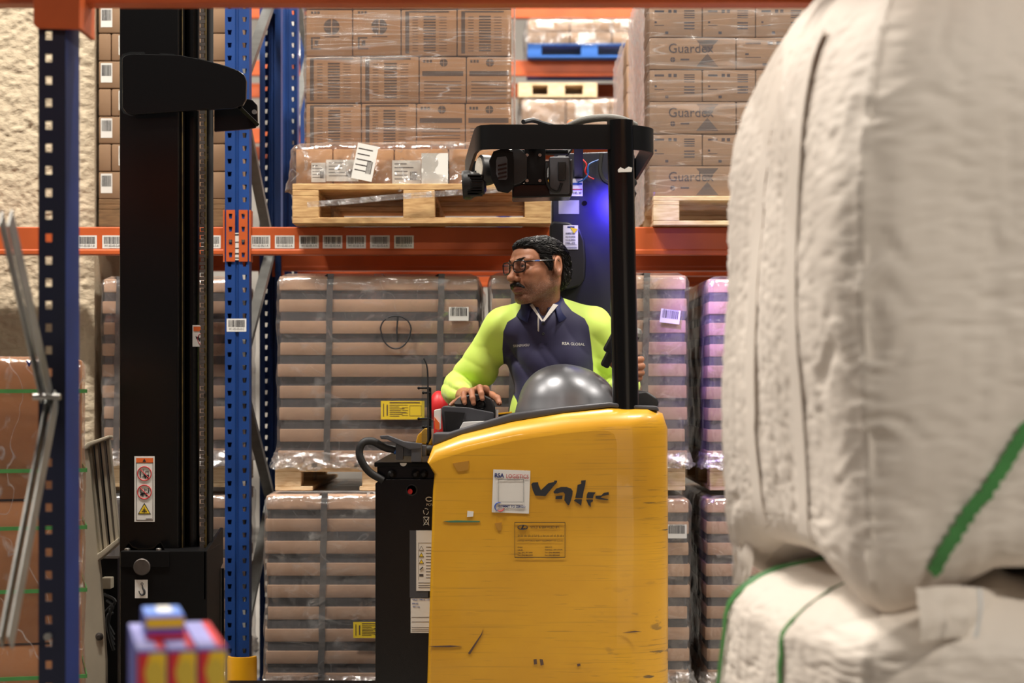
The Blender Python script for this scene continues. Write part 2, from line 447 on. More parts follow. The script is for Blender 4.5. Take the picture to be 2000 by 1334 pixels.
def frame(x, y0, y1, label, rnd, navy=False, zt=3.35):
    t = thing('rack_upright_frame', label, 'rack frame', (x, y0, 0), group='blue upright frames of the racking')
    a = add('front_post', POST, None, t)
    c = add('rear_post', POST, None, t); c.location = (0, y1-y0, 0); c.rotation_euler = (0, 0, math.pi)
    for px, yy in ((0, .0), (0, y1-y0-.09)):
        MB().box(-.06, .06, yy-.02, yy+.11, 0, .006).build('foot_plate', 'rack_blue', t, local=True)
    z = .25; k = 0; d = y1-y0
    while z < zt-.2:
        z2 = min(z+.55, zt-.1)
        ya, yb = (.05, d-.05) if k % 2 == 0 else (d-.05, .05)
        br = MB().bar((0, ya, z), (0, yb, z2), .03, .04, up=(1,0,0)).build('brace', 'galvanised', t, local=True)
        z = z2; k += 1
    return t
XP = X(463, 7.15)
fr = frame(XP, 7.15, 8.2, 'blue slotted upright frame between the black mast and the wrapped pallets', None)
barcode(fr, -.002, Z(635, 7.15), .076, .05, -.0006, 5, 'W1-02-05-0-C', local=True)
pl_ = plate(fr, -.0085, .0085, Z(508,7.15), Z(455,7.15), -.0008, 'paper', 'position_strip', local=True)
rects(pl_, [(-.008,.008, Z(y,7.15), Z(y+h,7.15)) for y,h in ((457,3),(472,2),(484,2),(494,3),(503,2))], -.0009, 'ink', 'strip_print', local=True)
frame(XP+.03, 8.5, 9.5, 'dark blue upright frame of the second rack row, behind the slotted upright', None)
frame(2.35, 7.15, 8.2, 'blue upright frame hidden at the far end of the bay, behind the white bags', None)

def beam(x0, x1, y, ztop, label, h=.108, conn=True, depth=.05, group='orange rack beams'):
    t = thing('rack_beam', label, 'rack beam', (x0, y, ztop-h), group=group)
    prof = [(0,.022),(0,h-.004),(.004,h),(depth,h),(depth,.0),(-.004,0),(-.006,.003),(-.006,.016)]
    MB().prism(prof, (0,0,0), (0,1,0), (0,0,1), (x1-x0,0,0)).build('beam_section', 'orange', t, local=True, angle=25)
    if conn:
        for e in (0, x1-x0):
            s = -1 if e == 0 else 1
            # connector plate hooked into the post: three tapered slots in it
            b = MB(); w = .034; zs = -.022; zt_ = h+.068
            n = 4; pt = .05; zb = zs-.005
            for i in range(n):
                za, zc = zb+i*pt, zb+(i+1)*pt; s0 = za+.016; s1 = s0+.019
                ca, cb = e + s*.006, e + s*(.006+w); c = (ca+cb)/2
                o = [(ca,za),(cb,za),(cb,zc),(ca,zc)]; q = [(c-.005,s0),(c+.005,s0),(c+.007,s1),(c-.007,s1)]
                if s < 0: q = [(c+.005,s0),(c-.005,s0),(c-.007,s1),(c+.007,s1)]
                vs = [(x,-.010,z) for x,z in o+q] + [(x,-.006,z) for x,z in q+o]
                b.addm(vs, [(0,1,5,4),(1,2,6,5),(2,3,7,6),(3,0,4,7),(4,5,9,8),(5,6,10,9),(6,7,11,10),(7,4,8,11),(0,1,13,12),(1,2,14,13),(2,3,15,14),(3,0,12,15)])
            b.box(e-(.006 if s>0 else 0), e+(.006 if s<0 else 0), -.010, depth, zb, zb+n*pt)
            cp = b.build('connector', 'orange', t, local=True, smooth=False)
            MB().cyl((e+s*.023, -.012, .052), (0,1,0), .0055, .006, 12).build('locking_pin', 'screw_metal', cp, local=True)
    return t
ZB = Z(443, 7.15)
YB = 7.155
b1 = beam(-3.6, XP-.0475, YB, ZB, 'orange beam crossing the stucco pillar, left of the blue upright', group='front beams')
b2 = beam(XP+.0475, 2.30, YB, ZB, 'orange beam with seven bar code stickers under the open pallet', group='front beams')
k = 0
for (par, px, s) in [(b1,170,1),(b1,219,2),(b1,412,3)] + [(b2, p, 4+i) for i, p in enumerate((509,556,603.5,649.5,695.5,742,789))]:
    o = ORG[par.name]
    barcode(par, X(px,YB)-o.x, Z(472.5,YB)-o.z, .076, .050, -.0008, 20+k, 'W1-02-05-%d-A' % (k+1 if k < 3 else k-2), local=True); k += 1
beam(-3.6, XP-.0475, 8.15, ZB, 'orange rear beam in shade behind the black mast', conn=True, group='rear beams')
beam(XP+.0475, 2.30, 8.15, ZB, 'orange rear beam in shade above the striped pallet loads', conn=True, group='rear beams')
# yellow upright protector
t = thing('upright_protector', 'yellow plastic guard wrapped round the foot of the blue upright', 'rack guard', (X(470,7.1), 7.1, 0))
rows = []
zt = Z(1284,7.1)
for z in (0, zt-.012, zt):
    r = []
    for i in range(25):
        a = math.pi*(0.0 + 1.0*i/24); rr = .058 if z < zt else .056
        r.append((rr*math.cos(a), -.05*math.sin(a)+.04, z))
    for i in range(25):
        a = math.pi*(1.0 - 1.0*i/24)
        r.append((.046*math.cos(a), -.038*math.sin(a)+.04, z))
    rows.append(r)
MB().grid(rows, True).addm(rows[-1], [(i,i+1,48-i,49-i) for i in range(24)]).build('shell', 'safety_yellow', t, local=True)
for sx in (-.024, 0, .024):
    MB().tube([(sx-.008,-.002,zt-.02),(sx,.012,zt-.02),(sx+.008,-.002,zt-.02)], .004, 6).build('rib', 'safety_yellow', t, local=True)

# ------------------------------------------------------------------ pallets and loads
def pallet(name, label, x0, x1, y0, y1, z0, h, long_x=True, m='wood', group=None, cat='pallet'):
    """nine-block pallet: every board and block is a part"""
    t = thing(name, label, cat, ((x0+x1)/2, y0, z0), group=group)
    W, D = x1-x0, y1-y0
    L, S = (W, D) if long_x else (D, W)
    td = h*.155; bh = h - 3*td
    def put(nm, u0,u1,v0,v1,za,zb):      # u along the deck boards
        if long_x: b = MB().box(u0-L/2,u1-L/2,v0,v1,za,zb)
        else: b = MB().box(v0-S/2,v1-S/2,u0,u1,za,zb)
        b.build(nm, m, t, local=True, bevel=.002, seg=1)
    for v0,v1 in ((0,.145),(S/2-.07,S/2+.07),(S-.145,S)): put('bottom_board', 0,L,v0*S/ S,v1,0,td)
    for u in (0, L/2-.07, L-.10):
        uw = .10 if u != L/2-.07 else .12
        for v0,v1 in ((.0,.10),(S/2-.06,S/2+.06),(S-.10,S)): put('block', u,u+uw,v0,v1,td,td+bh)
        put('stringer', u,u+uw,0,S,td+bh,2*td+bh)
    nb = 5
    for i in range(nb):
        w = S/(nb+.6); v = i*(S-w)/(nb-1); put('deck_board', 0,L,v,v+w,2*td+bh,h)
    return t

def film_shell(parent, x0,x1,y0,y1,z0,z1, m, amp=.006, seed=0, cut=26, fs=7.0, rnd=.03, skirt=0.0, top=True, local=True, name='stretch_film', aniso=1.0):
    """wrinkled clear film over a load: rounded box grid with noise"""
    b = MB(); nx = cut; nz = cut; rows = []
    per = [(x0,y1),(x0,y0),(x1,y0),(x1,y1)]
    ring = []
    for (a, c, n) in ((per[0],per[1],cut//2),(per[1],per[2],cut),(per[2],per[3],cut//2),(per[3],per[0],4)):
        for i in range(n): ring.append((a[0]+(c[0]-a[0])*i/n, a[1]+(c[1]-a[1])*i/n))
    cx, cy = (x0+x1)/2, (y0+y1)/2
    def disp(x,y,z):
        p = Vector((x*fs+seed, y*fs, z*fs*aniso)); v = noise.noise_vector(p)*amp + noise.noise_vector(p*2.7)*amp*.5
        return v
    zs = list(np.linspace(z0, z1-rnd, nz)) + ([z1-rnd*.4, z1] if top else [])
    for k,z in enumerate(zs):
        r = []
        ins = 0 if z <= z1-rnd+1e-6 else (rnd*.25 if k == nz else rnd)
        for (x,y) in ring:
            xx = x + (cx-x)/abs(cx-x+1e-9)*ins if abs(x-cx) > rnd else x
            yy = y + (cy-y)/abs(cy-y+1e-9)*ins if abs(y-cy) > rnd else y
            # corners rounded in plan
            ex, ey = abs(x-cx)/((x1-x0)/2), abs(y-cy)/((y1-y0)/2)
            if ex > .985 and ey > .985: xx += (cx-xx)*.018; yy += (cy-yy)*.018
            sk = skirt*max(0, 1-(z-z0)/.07)
            d = disp(x,y,z)
            zz = z + (noise.noise((x*22+seed, y*22, 1.3))*.02 if k == 0 and skirt > 0 else 0)
            nx_, ny_ = (x-cx), (y-cy); ln = max(abs(nx_)/((x1-x0)/2), abs(ny_)/((y1-y0)/2))
            r.append((xx+d.x+ (nx_/((x1-x0)/2))*sk*.5 + (noise.noise((z*9,x*30,seed))*sk), yy+d.y-(sk*(.6+.6*noise.noise((x*25,z*20,seed))) if y < cy else 0), zz+d.z*.4))
        rows.append(r)
    b.grid(rows, True)
    if top: b.addm(rows[-1], [tuple(range(len(ring)))])
    return b.build(name, m, parent, local=local, angle=60, fix=False)

def striped_load(label, x0,x1,y0,y1,z0,z1, n, seed, straps=(), shade=False):
    """film-wrapped stack of low cardboard trays with dark grey bands between"""
    t = thing('striped_pallet_load', label, 'pallet load', ((x0+x1)/2, y0, z0), group='film wrapped loads of striped trays')
    a = (x1-x0)/2; D = y1-y0; H = z1-z0; cap = H*.075; ph = (H-cap)/n
    r = random.Random(seed)
    tray = MB().box(-a,a,0,D,0,ph*.59).mesh('tray', bevel=.004, seg=2)
    band = MB().box(-a+.006,a-.006,.006,D-.006,0,ph*.41).mesh('tray_band', smooth=False)
    tray.materials.append(M['carton_tan']); band.materials.append(M['band_grey'])
    for i in range(n):
        j = (r.random()-.5)*.012; k = (r.random()-.5)*.008
        o = add('tray', tray, None, t); o.location = (j, k, i*ph)
        q = add('tray_band', band, None, t); q.location = (j*.5, k, i*ph+ph*.59)
    MB().box(-a,a,0,D,n*ph,n*ph+cap).build('lid', 'carton_tan', t, local=True, bevel=.006)
    for sx in straps:
        u = -a + sx*2*a
        rows = []
        for k in range(40):
            z = .01 + (H+.0)*k/39; wv = noise.noise((z*14, seed, u*3))*.003
            rows.append([(u-.012+wv+z*.02, -.006-abs(noise.noise((z*40,u,seed)))*.004, z), (u+.012+wv+z*.02, -.006-abs(noise.noise((z*40,u,seed+.3)))*.004, z)])
        rows.append([(u-.012,.02,H+.004),(u+.012,.02,H+.004)]); rows.append([(u-.012,D,H+.004),(u+.012,D,H+.004)])
        MB().grid(rows).build('strap', 'strap_grey', t, local=True, fix=False)
    film_shell(t, -a-.012,a+.012,-.014,D+.012,-.012,H+.012, 'film_striped', amp=.007, seed=seed*7.3, cut=44, fs=9, rnd=.035, skirt=.03)
    # crumpled film gathered round the foot of the load
    film_shell(t, -a-.016,a+.016,-.020,D+.012,-.018,.062, 'film_crumple', amp=.012, seed=seed*3.1, cut=60, fs=26, rnd=.02, skirt=.02, top=False, name='film_hem')
    return t
def lbl(parent, px, py, w, h, Y, seed, rot=0, txt='RSA LOGISTICS'):
    o = ORG[parent.name]
    lb = barcode(parent, X(px,Y)-o.x, Z(py,Y)-o.z, w, h, Y-o.y, seed, None, rot=rot, local=True)
    text(txt, h*.16, (X(px,Y)-o.x-math.sin(rot)*h*.43, Y-o.y-.0006, Z(py,Y)-o.z+math.cos(rot)*h*.43), 'ink', lb, rot=rot, local=True, width=w*.75, ext=.0001)
    return lb
YA = 7.13
zA0, zA1 = Z(905,YA), Z(540,YA)
LA = striped_load('striped load marked with a circled 1 on its film', X(545,YA), X(933,YA), YA, 8.15, zA0, zA1, 8, 1, straps=(.24,.80))
lbl(LA, 896, 613, .076, .053, YA-.022, 71)
# marker ring and stroke drawn on the film
ring = [P(773+30*math.cos(a)*(1.0 if math.sin(a) < 0 else .96), 647+32*math.sin(a)-2*math.cos(2*a), YA-.0235) for a in np.linspace(-2.1, 4.0, 40)]
o_ = ORG[LA.name]
MB().tube([p-o_ for p in ring], .0032, 6).build('marker_ring', 'ink', LA, local=True)
MB().tube([P(777,618,YA-.0235)-o_, P(775,645,YA-.0235)-o_, P(776,667,YA-.0235)-o_], .0032, 6).build('marker_stroke', 'ink', LA, local=True)
def yellow_label(par, px0,px1,py0,py1,Y, rot=0.0):
    o = ORG[par.name]; x0,x1,z0,z1 = X(px0,Y)-o.x,X(px1,Y)-o.x,Z(py1,Y)-o.z,Z(py0,Y)-o.z; y = Y-o.y
    lb = plate(par, x0,x1,z0,z1, y, 'yellow_sheet', 'yellow_label', local=True)
    w,h = x1-x0,z1-z0; rs = []
    for i in range(7): rs.append((x0+w*.2, x0+w*(.42+.2*((i*37)%5)/5), z0+h*(.16+.1*i), z0+h*(.16+.1*i)+h*.03))
    for i in range(5): rs.append((x0+w*.48, x0+w*.62, z0+h*(.2+.14*i), z0+h*(.2+.14*i)+h*.02))
    rs += [(x0+w*.13,x0+w*.16,z0+h*.2,z0+h*.8),(x0+w*.05,x0+w*.07,z0+h*.15,z0+h*.85),(x0+w*.2,x0+w*.9,z0+h*.88,z0+h*.93)]
    rects(lb, rs, y-.0002, 'print_brown', 'print', local=True)
    # plain dark frame where the code square sits
    e=.004; a,b_,c,d = x1-w*.34,x1-w*.07,z0+h*.18,z0+h*.75
    rects(lb, [(a,b_,c,c+e*.3),(a,b_,d-e*.3,d),(a,a+e*.3,c,d),(b_-e*.3,b_,c,d)], y-.0002, 'print_brown', 'frame_print', local=True)
yellow_label(LA, 744, 829, 783, 819, YA-.023)
LBd = striped_load('striped load behind the driver, with a tilted sticker right of the black post', X(959,YA), X(1340,YA), YA, 8.15, zA0, Z(538,YA), 8, 2, straps=(.1,.78))
lbl(LBd, 1309, 618, .076, .053, YA-.022, 72, rot=-.12)
LC = striped_load('violet lit striped load, the upper one beside the white bags', X(1383,YA), X(1383,YA)+.78, YA, 8.15, zA0, Z(545,YA), 8, 3, straps=(.75,))
YL = 7.02
zl0, zl1 = .160, Z(968, YL)
LAl = striped_load('striped load on the floor behind the black battery', X(520,YL), X(520,YL)+.80, YL, 8.1, zl0, zl1, 8, 4, straps=(.26,.75))
yellow_label(LAl, 690, 775, 1215, 1246, YL-.023)
LBl = striped_load('striped load on the floor, right of the yellow truck, with a bar code sticker', X(1345,7.1)-.78, X(1345,7.1), 7.1, 8.15, zl0, Z(975,7.1), 8, 5, straps=(.8,))
lbl(LBl, 1322, 1038, .076, .053, 7.1-.022, 73)
LCl = striped_load('striped load on the floor beside the lower white bag, in violet light', X(1380,7.1), X(1380,7.1)+.78, 7.1, 8.15, zl0, Z(975,7.1), 8, 6, straps=(.75,))
xD0, xD1 = X(183,7.34)+.035, XP-.07
LD = striped_load('striped load in shade, upper one behind the black mast', xD0, xD1, 7.36, 8.1, zA0, Z(545,7.36), 8, 7, straps=(.1,))
LDl = striped_load('striped load on the floor, in shade behind the black mast', xD0, xD1, 7.36, 8.1, zl0, Z(968,7.36), 8, 8, straps=(.1,))
pg = 'pale pallets of the striped loads'
for nm, L_, x0, x1, y0, y1, zb, zt in (
    ('pale wooden pallet under the striped load marked 1', LA, X(538,YA), X(938,YA), YA-.012, 8.15, zl1+.014, zA0),
    ('pale wooden pallet hidden between the two loads behind the truck', LBd, X(956,YA), X(1338,YA), YA-.004, 8.15, zl1+.014, zA0),
    ('pale wooden pallet between the two violet lit loads', LC, X(1386,YA), X(1386,YA)+.77, YA-.004, 8.15, zl1+.014, zA0),
    ('pale wooden pallet between the two shaded loads behind the mast', LD, xD0, xD1, 7.36, 8.1, zl1+.014, zA0)):
    pallet('pallet', nm, x0, x1, y0, y1, zb, zt-zb, long_x=False, m='wood_pale', group=pg)
for nm, x0, x1, y0, y1 in (
    ('floor pallet under the load behind the black battery', X(520,YL), X(520,YL)+.80, YL, 8.1),
    ('floor pallet under the load right of the yellow truck', X(1345,7.1)-.78, X(1345,7.1), 7.1, 8.15),
    ('floor pallet under the load beside the lower white bag', X(1380,7.1), X(1380,7.1)+.78, 7.1, 8.15),
    ('floor pallet under the shaded load behind the mast', xD0, xD1, 7.36, 8.1)):
    pallet('pallet', nm, x0, x1, y0, y1, 0, zl0, long_x=False, m='wood_pale', group='pallets on the floor')

# ---- carton loads on the beams
CART = {}
mat('print_grey', rgb(92,84,84), 0.85)
def carton(parent, x0,x1,y0,y1,z0,z1, m='carton', rnd=None):
    key = (round(x1-x0,3), round(y1-y0,3), round(z1-z0,3), m)
    if key not in CART:
        w,d,h = key[:3]; CART[key] = MB().box(0,w,0,d,0,h).mesh('carton', bevel=.005, seg=2); CART[key].materials.append(M[m])
    o = add('carton', CART[key], None, parent); o.location = (x0, y0, z0)
    return o
def on(b, w, h, rs): return [(w*a, w*c, h*d, h*e) for a,c,d,e in rs]
def print_circle(b, cx, cz, r, y=-.0004):
    for q in range(4):
        a0 = q*math.pi/2+.08; pts = [(cx+.08*r*math.cos(a0+.7), cz+.08*r*math.sin(a0+.7))] + [(cx+r*math.cos(a0+i*.235), cz+r*math.sin(a0+i*.235)) for i in range(7)]
        b.prism_xz(pts, y, y+.0003)
def carton_print(c, w, h, kind, m='print_brown'):
    b = MB(); R = lambda a,d,e,f: b.box(w*a, w*d, -.0006, -.0002, h*e, h*f)
    if kind == 'roundel':
        print_circle(b, w*.55, h*.62, h*.17)
        for i in range(3): R(.10+.07*i, .15+.07*i, .90, .95)
        R(.10,.32,.14,.17); R(.10,.14,.17,.40); R(.14,.3,.37,.40); R(.18,.26,.22,.33); R(.40,.72,.40,.42)
    elif kind == 'table':
        R(.07,.14,.05,.95); R(.14,.86,.925,.955)
        for i in range(13):
            z = .10+.06*i; R(.40,.62,z,z+.032); R(.20,.30,z,z+.012); R(.68,.82,z,z+.010)
    elif kind == 'bar':
        for i in range(3): R(.08+.07*i, .13+.07*i, .86, .92)
        print_circle(b, w*.52, h*.86, h*.085); R(.06,.94,.58,.68)
        for i in range(6): R(.10,.9,.10+.07*i,.115+.07*i)
    elif kind == 'spec':
        R(.1,.28,.78,.84); R(.36,.42,.76,.86); R(.46,.52,.76,.86)
        for i in range(4): R(.66,.86,.60+.07*i,.63+.07*i)
        for i in range(3): R(.66,.86,.25+.09*i,.29+.09*i)
        R(.3,.36,.1,.18); R(.1,.14,.44,.5); R(.1,.28,.36,.38)
    elif kind == 'hourglass':
        hg = MB().prism_xz([(w*.54,h*.92),(w*.80,h*.92),(w*.67,h*.53)], -.0005, -.0001).prism_xz([(w*.54,h*.08),(w*.80,h*.08),(w*.67,h*.49)], -.0005, -.0001)
        hg.build('hourglass_print', 'print_grey', c, local=True, smooth=False)
        print_circle(b, w*.27, h*.30, h*.08); R(.36,.46,.28,.33)
    b.build('print', m, c, local=True, smooth=False)
    if kind == 'hourglass':
        text('Guardex', h*.42, (w*.48,-.0010,h*.64), m, c, local=True, width=w*.52, ext=.0001)
# load 1: brown cartons above a layer of labelled cartons
Yp = 7.03
P1 = pallet('pallet', 'wooden pallet on the orange beam, under the brown cartons left of the truck roof', X(571,Yp), X(1076,Yp), Yp, 8.12, ZB+.002, .152, True, 'wood', 'pallets on the beam')
zt1 = ZB+.154
YC = 7.16
W1 = thing('wrapped_carton_load', 'film wrapped stack of brown cartons with roundel prints left of the truck roof', 'carton load', (X(598,YC), YC, zt1+.145))
cols = {0: (0,.108,.215,.31,.40), 1: (0,.107,.22,.312,.40), 2: (0,.091,.185,.294,.40), 3: (0,.091,.185,.294,.40), 4: (0,.107,.22,.312,.40)}
kinds = {0: ('table','table','bar','bar'), 1: ('table','table','bar','bar'), 2: ('roundel','roundel','table','table'), 3: ('roundel','roundel','table','table'), 4: ('table','table','bar','bar')}
fs_ = (X(1000,YC)-X(598,YC))/.40; ch = .183
rnd = random.Random(4)
for r_ in range(5):
    cc = cols[r_]
    for i in range(4):
        x0, x1 = cc[i]*fs_, cc[i+1]*fs_-.003
        dy = rnd.random()*.006; c = carton(W1, x0, x1, dy, dy+.42, r_*ch, r_*ch+ch-.003)
        carton_print(c, x1-x0, ch, kinds[r_][i])
        c2 = carton(W1, x0, x1, .43, .85, r_*ch, r_*ch+ch-.003)
film_shell(W1, -.012, .40*fs_+.012, -.012, .86, 0, 5*ch+.01, 'film', amp=.005, seed=3, cut=40, fs=8, aniso=3)
Yb = 7.08
W0 = thing('labelled_carton_layer', 'layer of cartons with white labels in a loose clear bag on the open pallet', 'carton load', (X(578,Yb), Yb, zt1))
wb = X(1002,Yb)-X(578,Yb)
for i,(a,c_) in enumerate(((0,.168),(.172,.45),(.455,.70),(.705,1.0))):
    c = carton(W0, a*wb, c_*wb, 0.0, .9, 0, .138); 
def sheet(par, px0,px1,py0,py1,Y, rot=0.0, lines=True, name='paper_label'):
    o = ORG[par.name]; x0,x1,z0,z1 = X(px0,Y)-o.x,X(px1,Y)-o.x,Z(py1,Y)-o.z,Z(py0,Y)-o.z; y = Y-o.y
    p = plate(par, x0,x1,z0,z1, y, 'paper', name, local=True, rot=rot)
    if lines:
        b = MB(); w,h = x1-x0,z1-z0; cx,cz = (x0+x1)/2,(z0+z1)/2; ca,sa = math.cos(rot),math.sin(rot); rr = random.Random(int(px0))
        def L(u0,u1,v0,v1):
            u,v = (u0+u1)/2*w,(v0+v1)/2*h
            b.obox((cx+u*ca-v*sa, y-.0003, cz+u*sa+v*ca), ((u1-u0)/2*w*ca,0,(u1-u0)/2*w*sa), (0,.0002,0), (-(v1-v0)/2*h*sa,0,(v1-v0)/2*h*ca))
        for i in range(5): L(-.42,-.42+rr.uniform(.3,.75),.34-.15*i,.37-.15*i)
        for i in range(9): L(.12+.03*i,.12+.03*i+rr.choice((.012,.02)),-.3,.05)
        b.build('print', 'ink_soft', p, local=True, smooth=False)
    return p
sheet(W0, 608, 636, 318, 356, Yb-.004); sheet(W0, 637, 700, 312, 354, Yb-.005); sheet(W0, 766, 822, 313, 362, Yb-.004)
sheet(W0, 692, 733, 282, 352, Yb-.045, rot=-.2, name='loose_paper'); pp = sheet(W0, 823, 875, 299, 366, Yb-.03, lines=False, name='loose_paper')
film_shell(W0, -.02, wb+.02, -.026, .92, -.02, .165, 'film_bag', amp=.018, seed=11, cut=56, fs=10, rnd=.03, skirt=.02)
# stretched tail of film drawn across the pallet edge
rows = [[(X(a,7.0)-ORG[W0.name].x, 7.0-Yb+.0, Z(b_,7.0)-ORG[W0.name].z+dz) for a,b_ in ((600,398),(680,392),(760,384),(840,378),(930,372),(1020,366))] for dz in (.008,0,-.008,-.014)]
MB().grid(rows).build('film_tail', 'film_crumple', W0, local=True, fix=False)
# load 2
Yq = 7.10
P2 = pallet('pallet', 'wooden pallet on the orange beam, right of the black post', X(1276,Yq), X(1276,Yq)+1.15, Yq, 8.12, ZB+.002, .112, True, 'wood_pale', 'pallets on the beam')
Y2 = 7.15; z2 = Z(386,Y2)
W2 = thing('wrapped_carton_load', 'film wrapped cartons printed with an hourglass mark, left of the white bags', 'carton load', (X(1268,Y2), Y2, z2))
hh = .1246
for r_ in range(7):
    edges = (0,.338,.676,1.014) if r_ % 2 == 0 else (0,.207,.414,.621,.828,1.014)
    for i in range(len(edges)-1):
        x0, x1 = edges[i]+.001, edges[i+1]-.002
        if x0 > .62: break
        dy = rnd.random()*.006; c = carton(W2, x0, x1, dy, dy+.415, r_*hh, r_*hh+hh-.003, 'carton_grey')
        carton_print(c, x1-x0, hh, 'hourglass' if r_ % 2 == 0 and i == 0 else 'spec', 'print_blue')
        carton(W2, x0, x1, .425, .95, r_*hh, r_*hh+hh-.003, 'carton_grey')
film_shell(W2, -.014, 1.03, -.016, .97, -.05, 7*hh+.01, 'film', amp=.006, seed=21, cut=44, fs=8, aniso=2.5)
rows = [[(-.018-.004*noise.noise((y*30,z*30,1))-.012*abs(noise.noise((y*22,z*26,4))), y, z) for y in np.linspace(-.01,.96,50)] for z in np.linspace(-.09,7*hh,60)]
MB().grid(rows).build('side_film', 'film_crumple', W2, local=True, fix=False)
W3 = thing('wrapped_carton_load', 'narrow edge of wrapped cartons in the second rack row, beside the far orange beams', 'carton load', (X(1268,Y2)-.004, 8.5, z2))
for r_ in range(7):
    carton(W3, .0, .5, 0, .8, r_*hh, r_*hh+hh-.003, 'carton_grey')
rows = [[(-.014-.010*abs(noise.noise((y*22,z*26,9))), y, z) for y in np.linspace(-.01,.82,40)] for z in np.linspace(-.09,7*hh,60)]
MB().grid(rows).build('side_film', 'film_crumple', W3, local=True, fix=False)
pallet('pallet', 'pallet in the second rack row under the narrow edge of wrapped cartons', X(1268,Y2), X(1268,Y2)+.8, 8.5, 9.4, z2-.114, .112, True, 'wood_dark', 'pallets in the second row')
beam(XP+.08, 2.3, 8.48, z2-.116, 'orange beam of the second rack row, hidden behind the rear beam', conn=False, group='second row beams')
beam(XP+.08, 2.3, 9.42, z2-.116, 'rearmost orange beam of the second rack row', conn=False, group='second row beams')
# load 3, upper left behind the mast
mat('carton_shade', rgb(140,110,82), 0.8, var=0.14, vscale=7)  # darker copy of the carton brown, with the shade behind the mast put in
Y3 = 7.40; xe0, xe1 = X(183,7.34)+.006, XP-.075
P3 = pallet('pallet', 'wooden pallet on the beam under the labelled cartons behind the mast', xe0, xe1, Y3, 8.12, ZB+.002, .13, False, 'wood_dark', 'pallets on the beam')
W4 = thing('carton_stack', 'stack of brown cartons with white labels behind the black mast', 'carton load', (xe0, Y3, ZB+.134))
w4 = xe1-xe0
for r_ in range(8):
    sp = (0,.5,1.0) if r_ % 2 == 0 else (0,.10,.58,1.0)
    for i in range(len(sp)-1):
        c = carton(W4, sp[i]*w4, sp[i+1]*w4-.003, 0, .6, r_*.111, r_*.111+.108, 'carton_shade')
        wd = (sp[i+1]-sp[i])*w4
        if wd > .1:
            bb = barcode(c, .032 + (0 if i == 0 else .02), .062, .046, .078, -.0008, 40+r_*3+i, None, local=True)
# ---- the next rack, far behind
YF = 13.2
def zf(py): return Z(py, YF)
for zy, nm in ((36,'upper far orange beam behind the truck roof, cut by the near beam'), (148,'far orange beam under the blue pallet')):
    beam(-4.2, 4.2, YF, zf(zy)+.11 if zy == 148 else zf(zy)+.11, nm, conn=False, group='far front beams')
beam(-4.2, 4.2, YF+1.0, zf(148)+.11, 'shaded far orange beam behind the one under the blue pallet', conn=False, group='far rear beams')
beam(-4.2, 4.2, YF, zf(250), 'lowest far orange beam, behind the truck roof', conn=False, group='far front beams')
beam(-4.2, 4.2, YF+1.0, zf(250), 'lowest far rear beam, hidden behind the truck roof', conn=False, group='far rear beams')
for x_ in (X(1000,YF)-.06, X(1000,YF)-2.75, 2.7):
    frame(x_, YF+.0, YF+1.1, {0: 'far upright frame at the right edge of the brown cartons', 1: 'far upright frame left of the brown cartons', 2: 'far upright frame hidden behind the wrapped cartons'}[0 if abs(x_)<.5 else (1 if x_<0 else 2)], None, zt=3.3).scale = (1,1,1.9)
def far_load(label, x0, x1, z0, z1, seed, m='carton_grey', n=3, rows_=2):
    t = thing('far_carton_load', label, 'carton load', (x0, YF-.1, z0), group='far wrapped loads')
    w = (x1-x0)/n; h = (z1-z0)/rows_
    for r in range(rows_):
        for i in range(n):
            c = carton(t, i*w+.004, (i+1)*w-.004, 0, .8, r*h, r*h+h-.006, m)
            if (i+r) % 2: plate(c, w*.2, w*.6, h*.3, h*.85, -.002, 'paper', 'label', local=True)
    film_shell(t, -.02, x1-x0+.02, -.02, .85, -.01, z1-z0+.01, 'film_bag', amp=.02, seed=seed, cut=26, fs=5)
    return t
zb = zf(120)
pallet('blue_pallet', 'blue plastic pallet on the far rack, above the truck roof', X(1030,YF), X(1030,YF)+.9, YF-.1, YF+.9, zf(148)+.114, .10, True, 'blue_plastic', 'far pallets')
far_load('wrapped cartons on the blue far pallet', X(1030,YF), X(1030,YF)+.9, zf(148)+.216, zf(42), 1)
far_load('wrapped cartons on the far rack, directly above the truck roof', X(1018,YF), X(1018,YF)+.95, zf(250)+.004, zf(198), 2, n=3, rows_=1)
pallet('pallet', 'pale pallet lying on top of the far wrapped cartons above the truck roof', X(1012,YF), X(1165,YF), YF-.1, YF+.8, zf(198)+.016, .10, True, 'wood_pale', 'far pallets')
far_load('white wrapped far load glimpsed left of the brown cartons', X(560,YF), X(604,YF)-.02, zf(148)+.114, zf(45), 5, 'far_white', 1, 2)
far_load('lower white wrapped far load glimpsed left of the brown cartons', X(556,YF), X(604,YF)-.02, zf(250)+.004, zf(165), 6, 'far_white', 1, 2)
# ------------------------------------------------------------------ the reach truck
TR = thing('reach_truck', 'yellow and black reach truck with a driver in its cab', 'forklift', (.1, 6.4, 0))
YT = 5.85
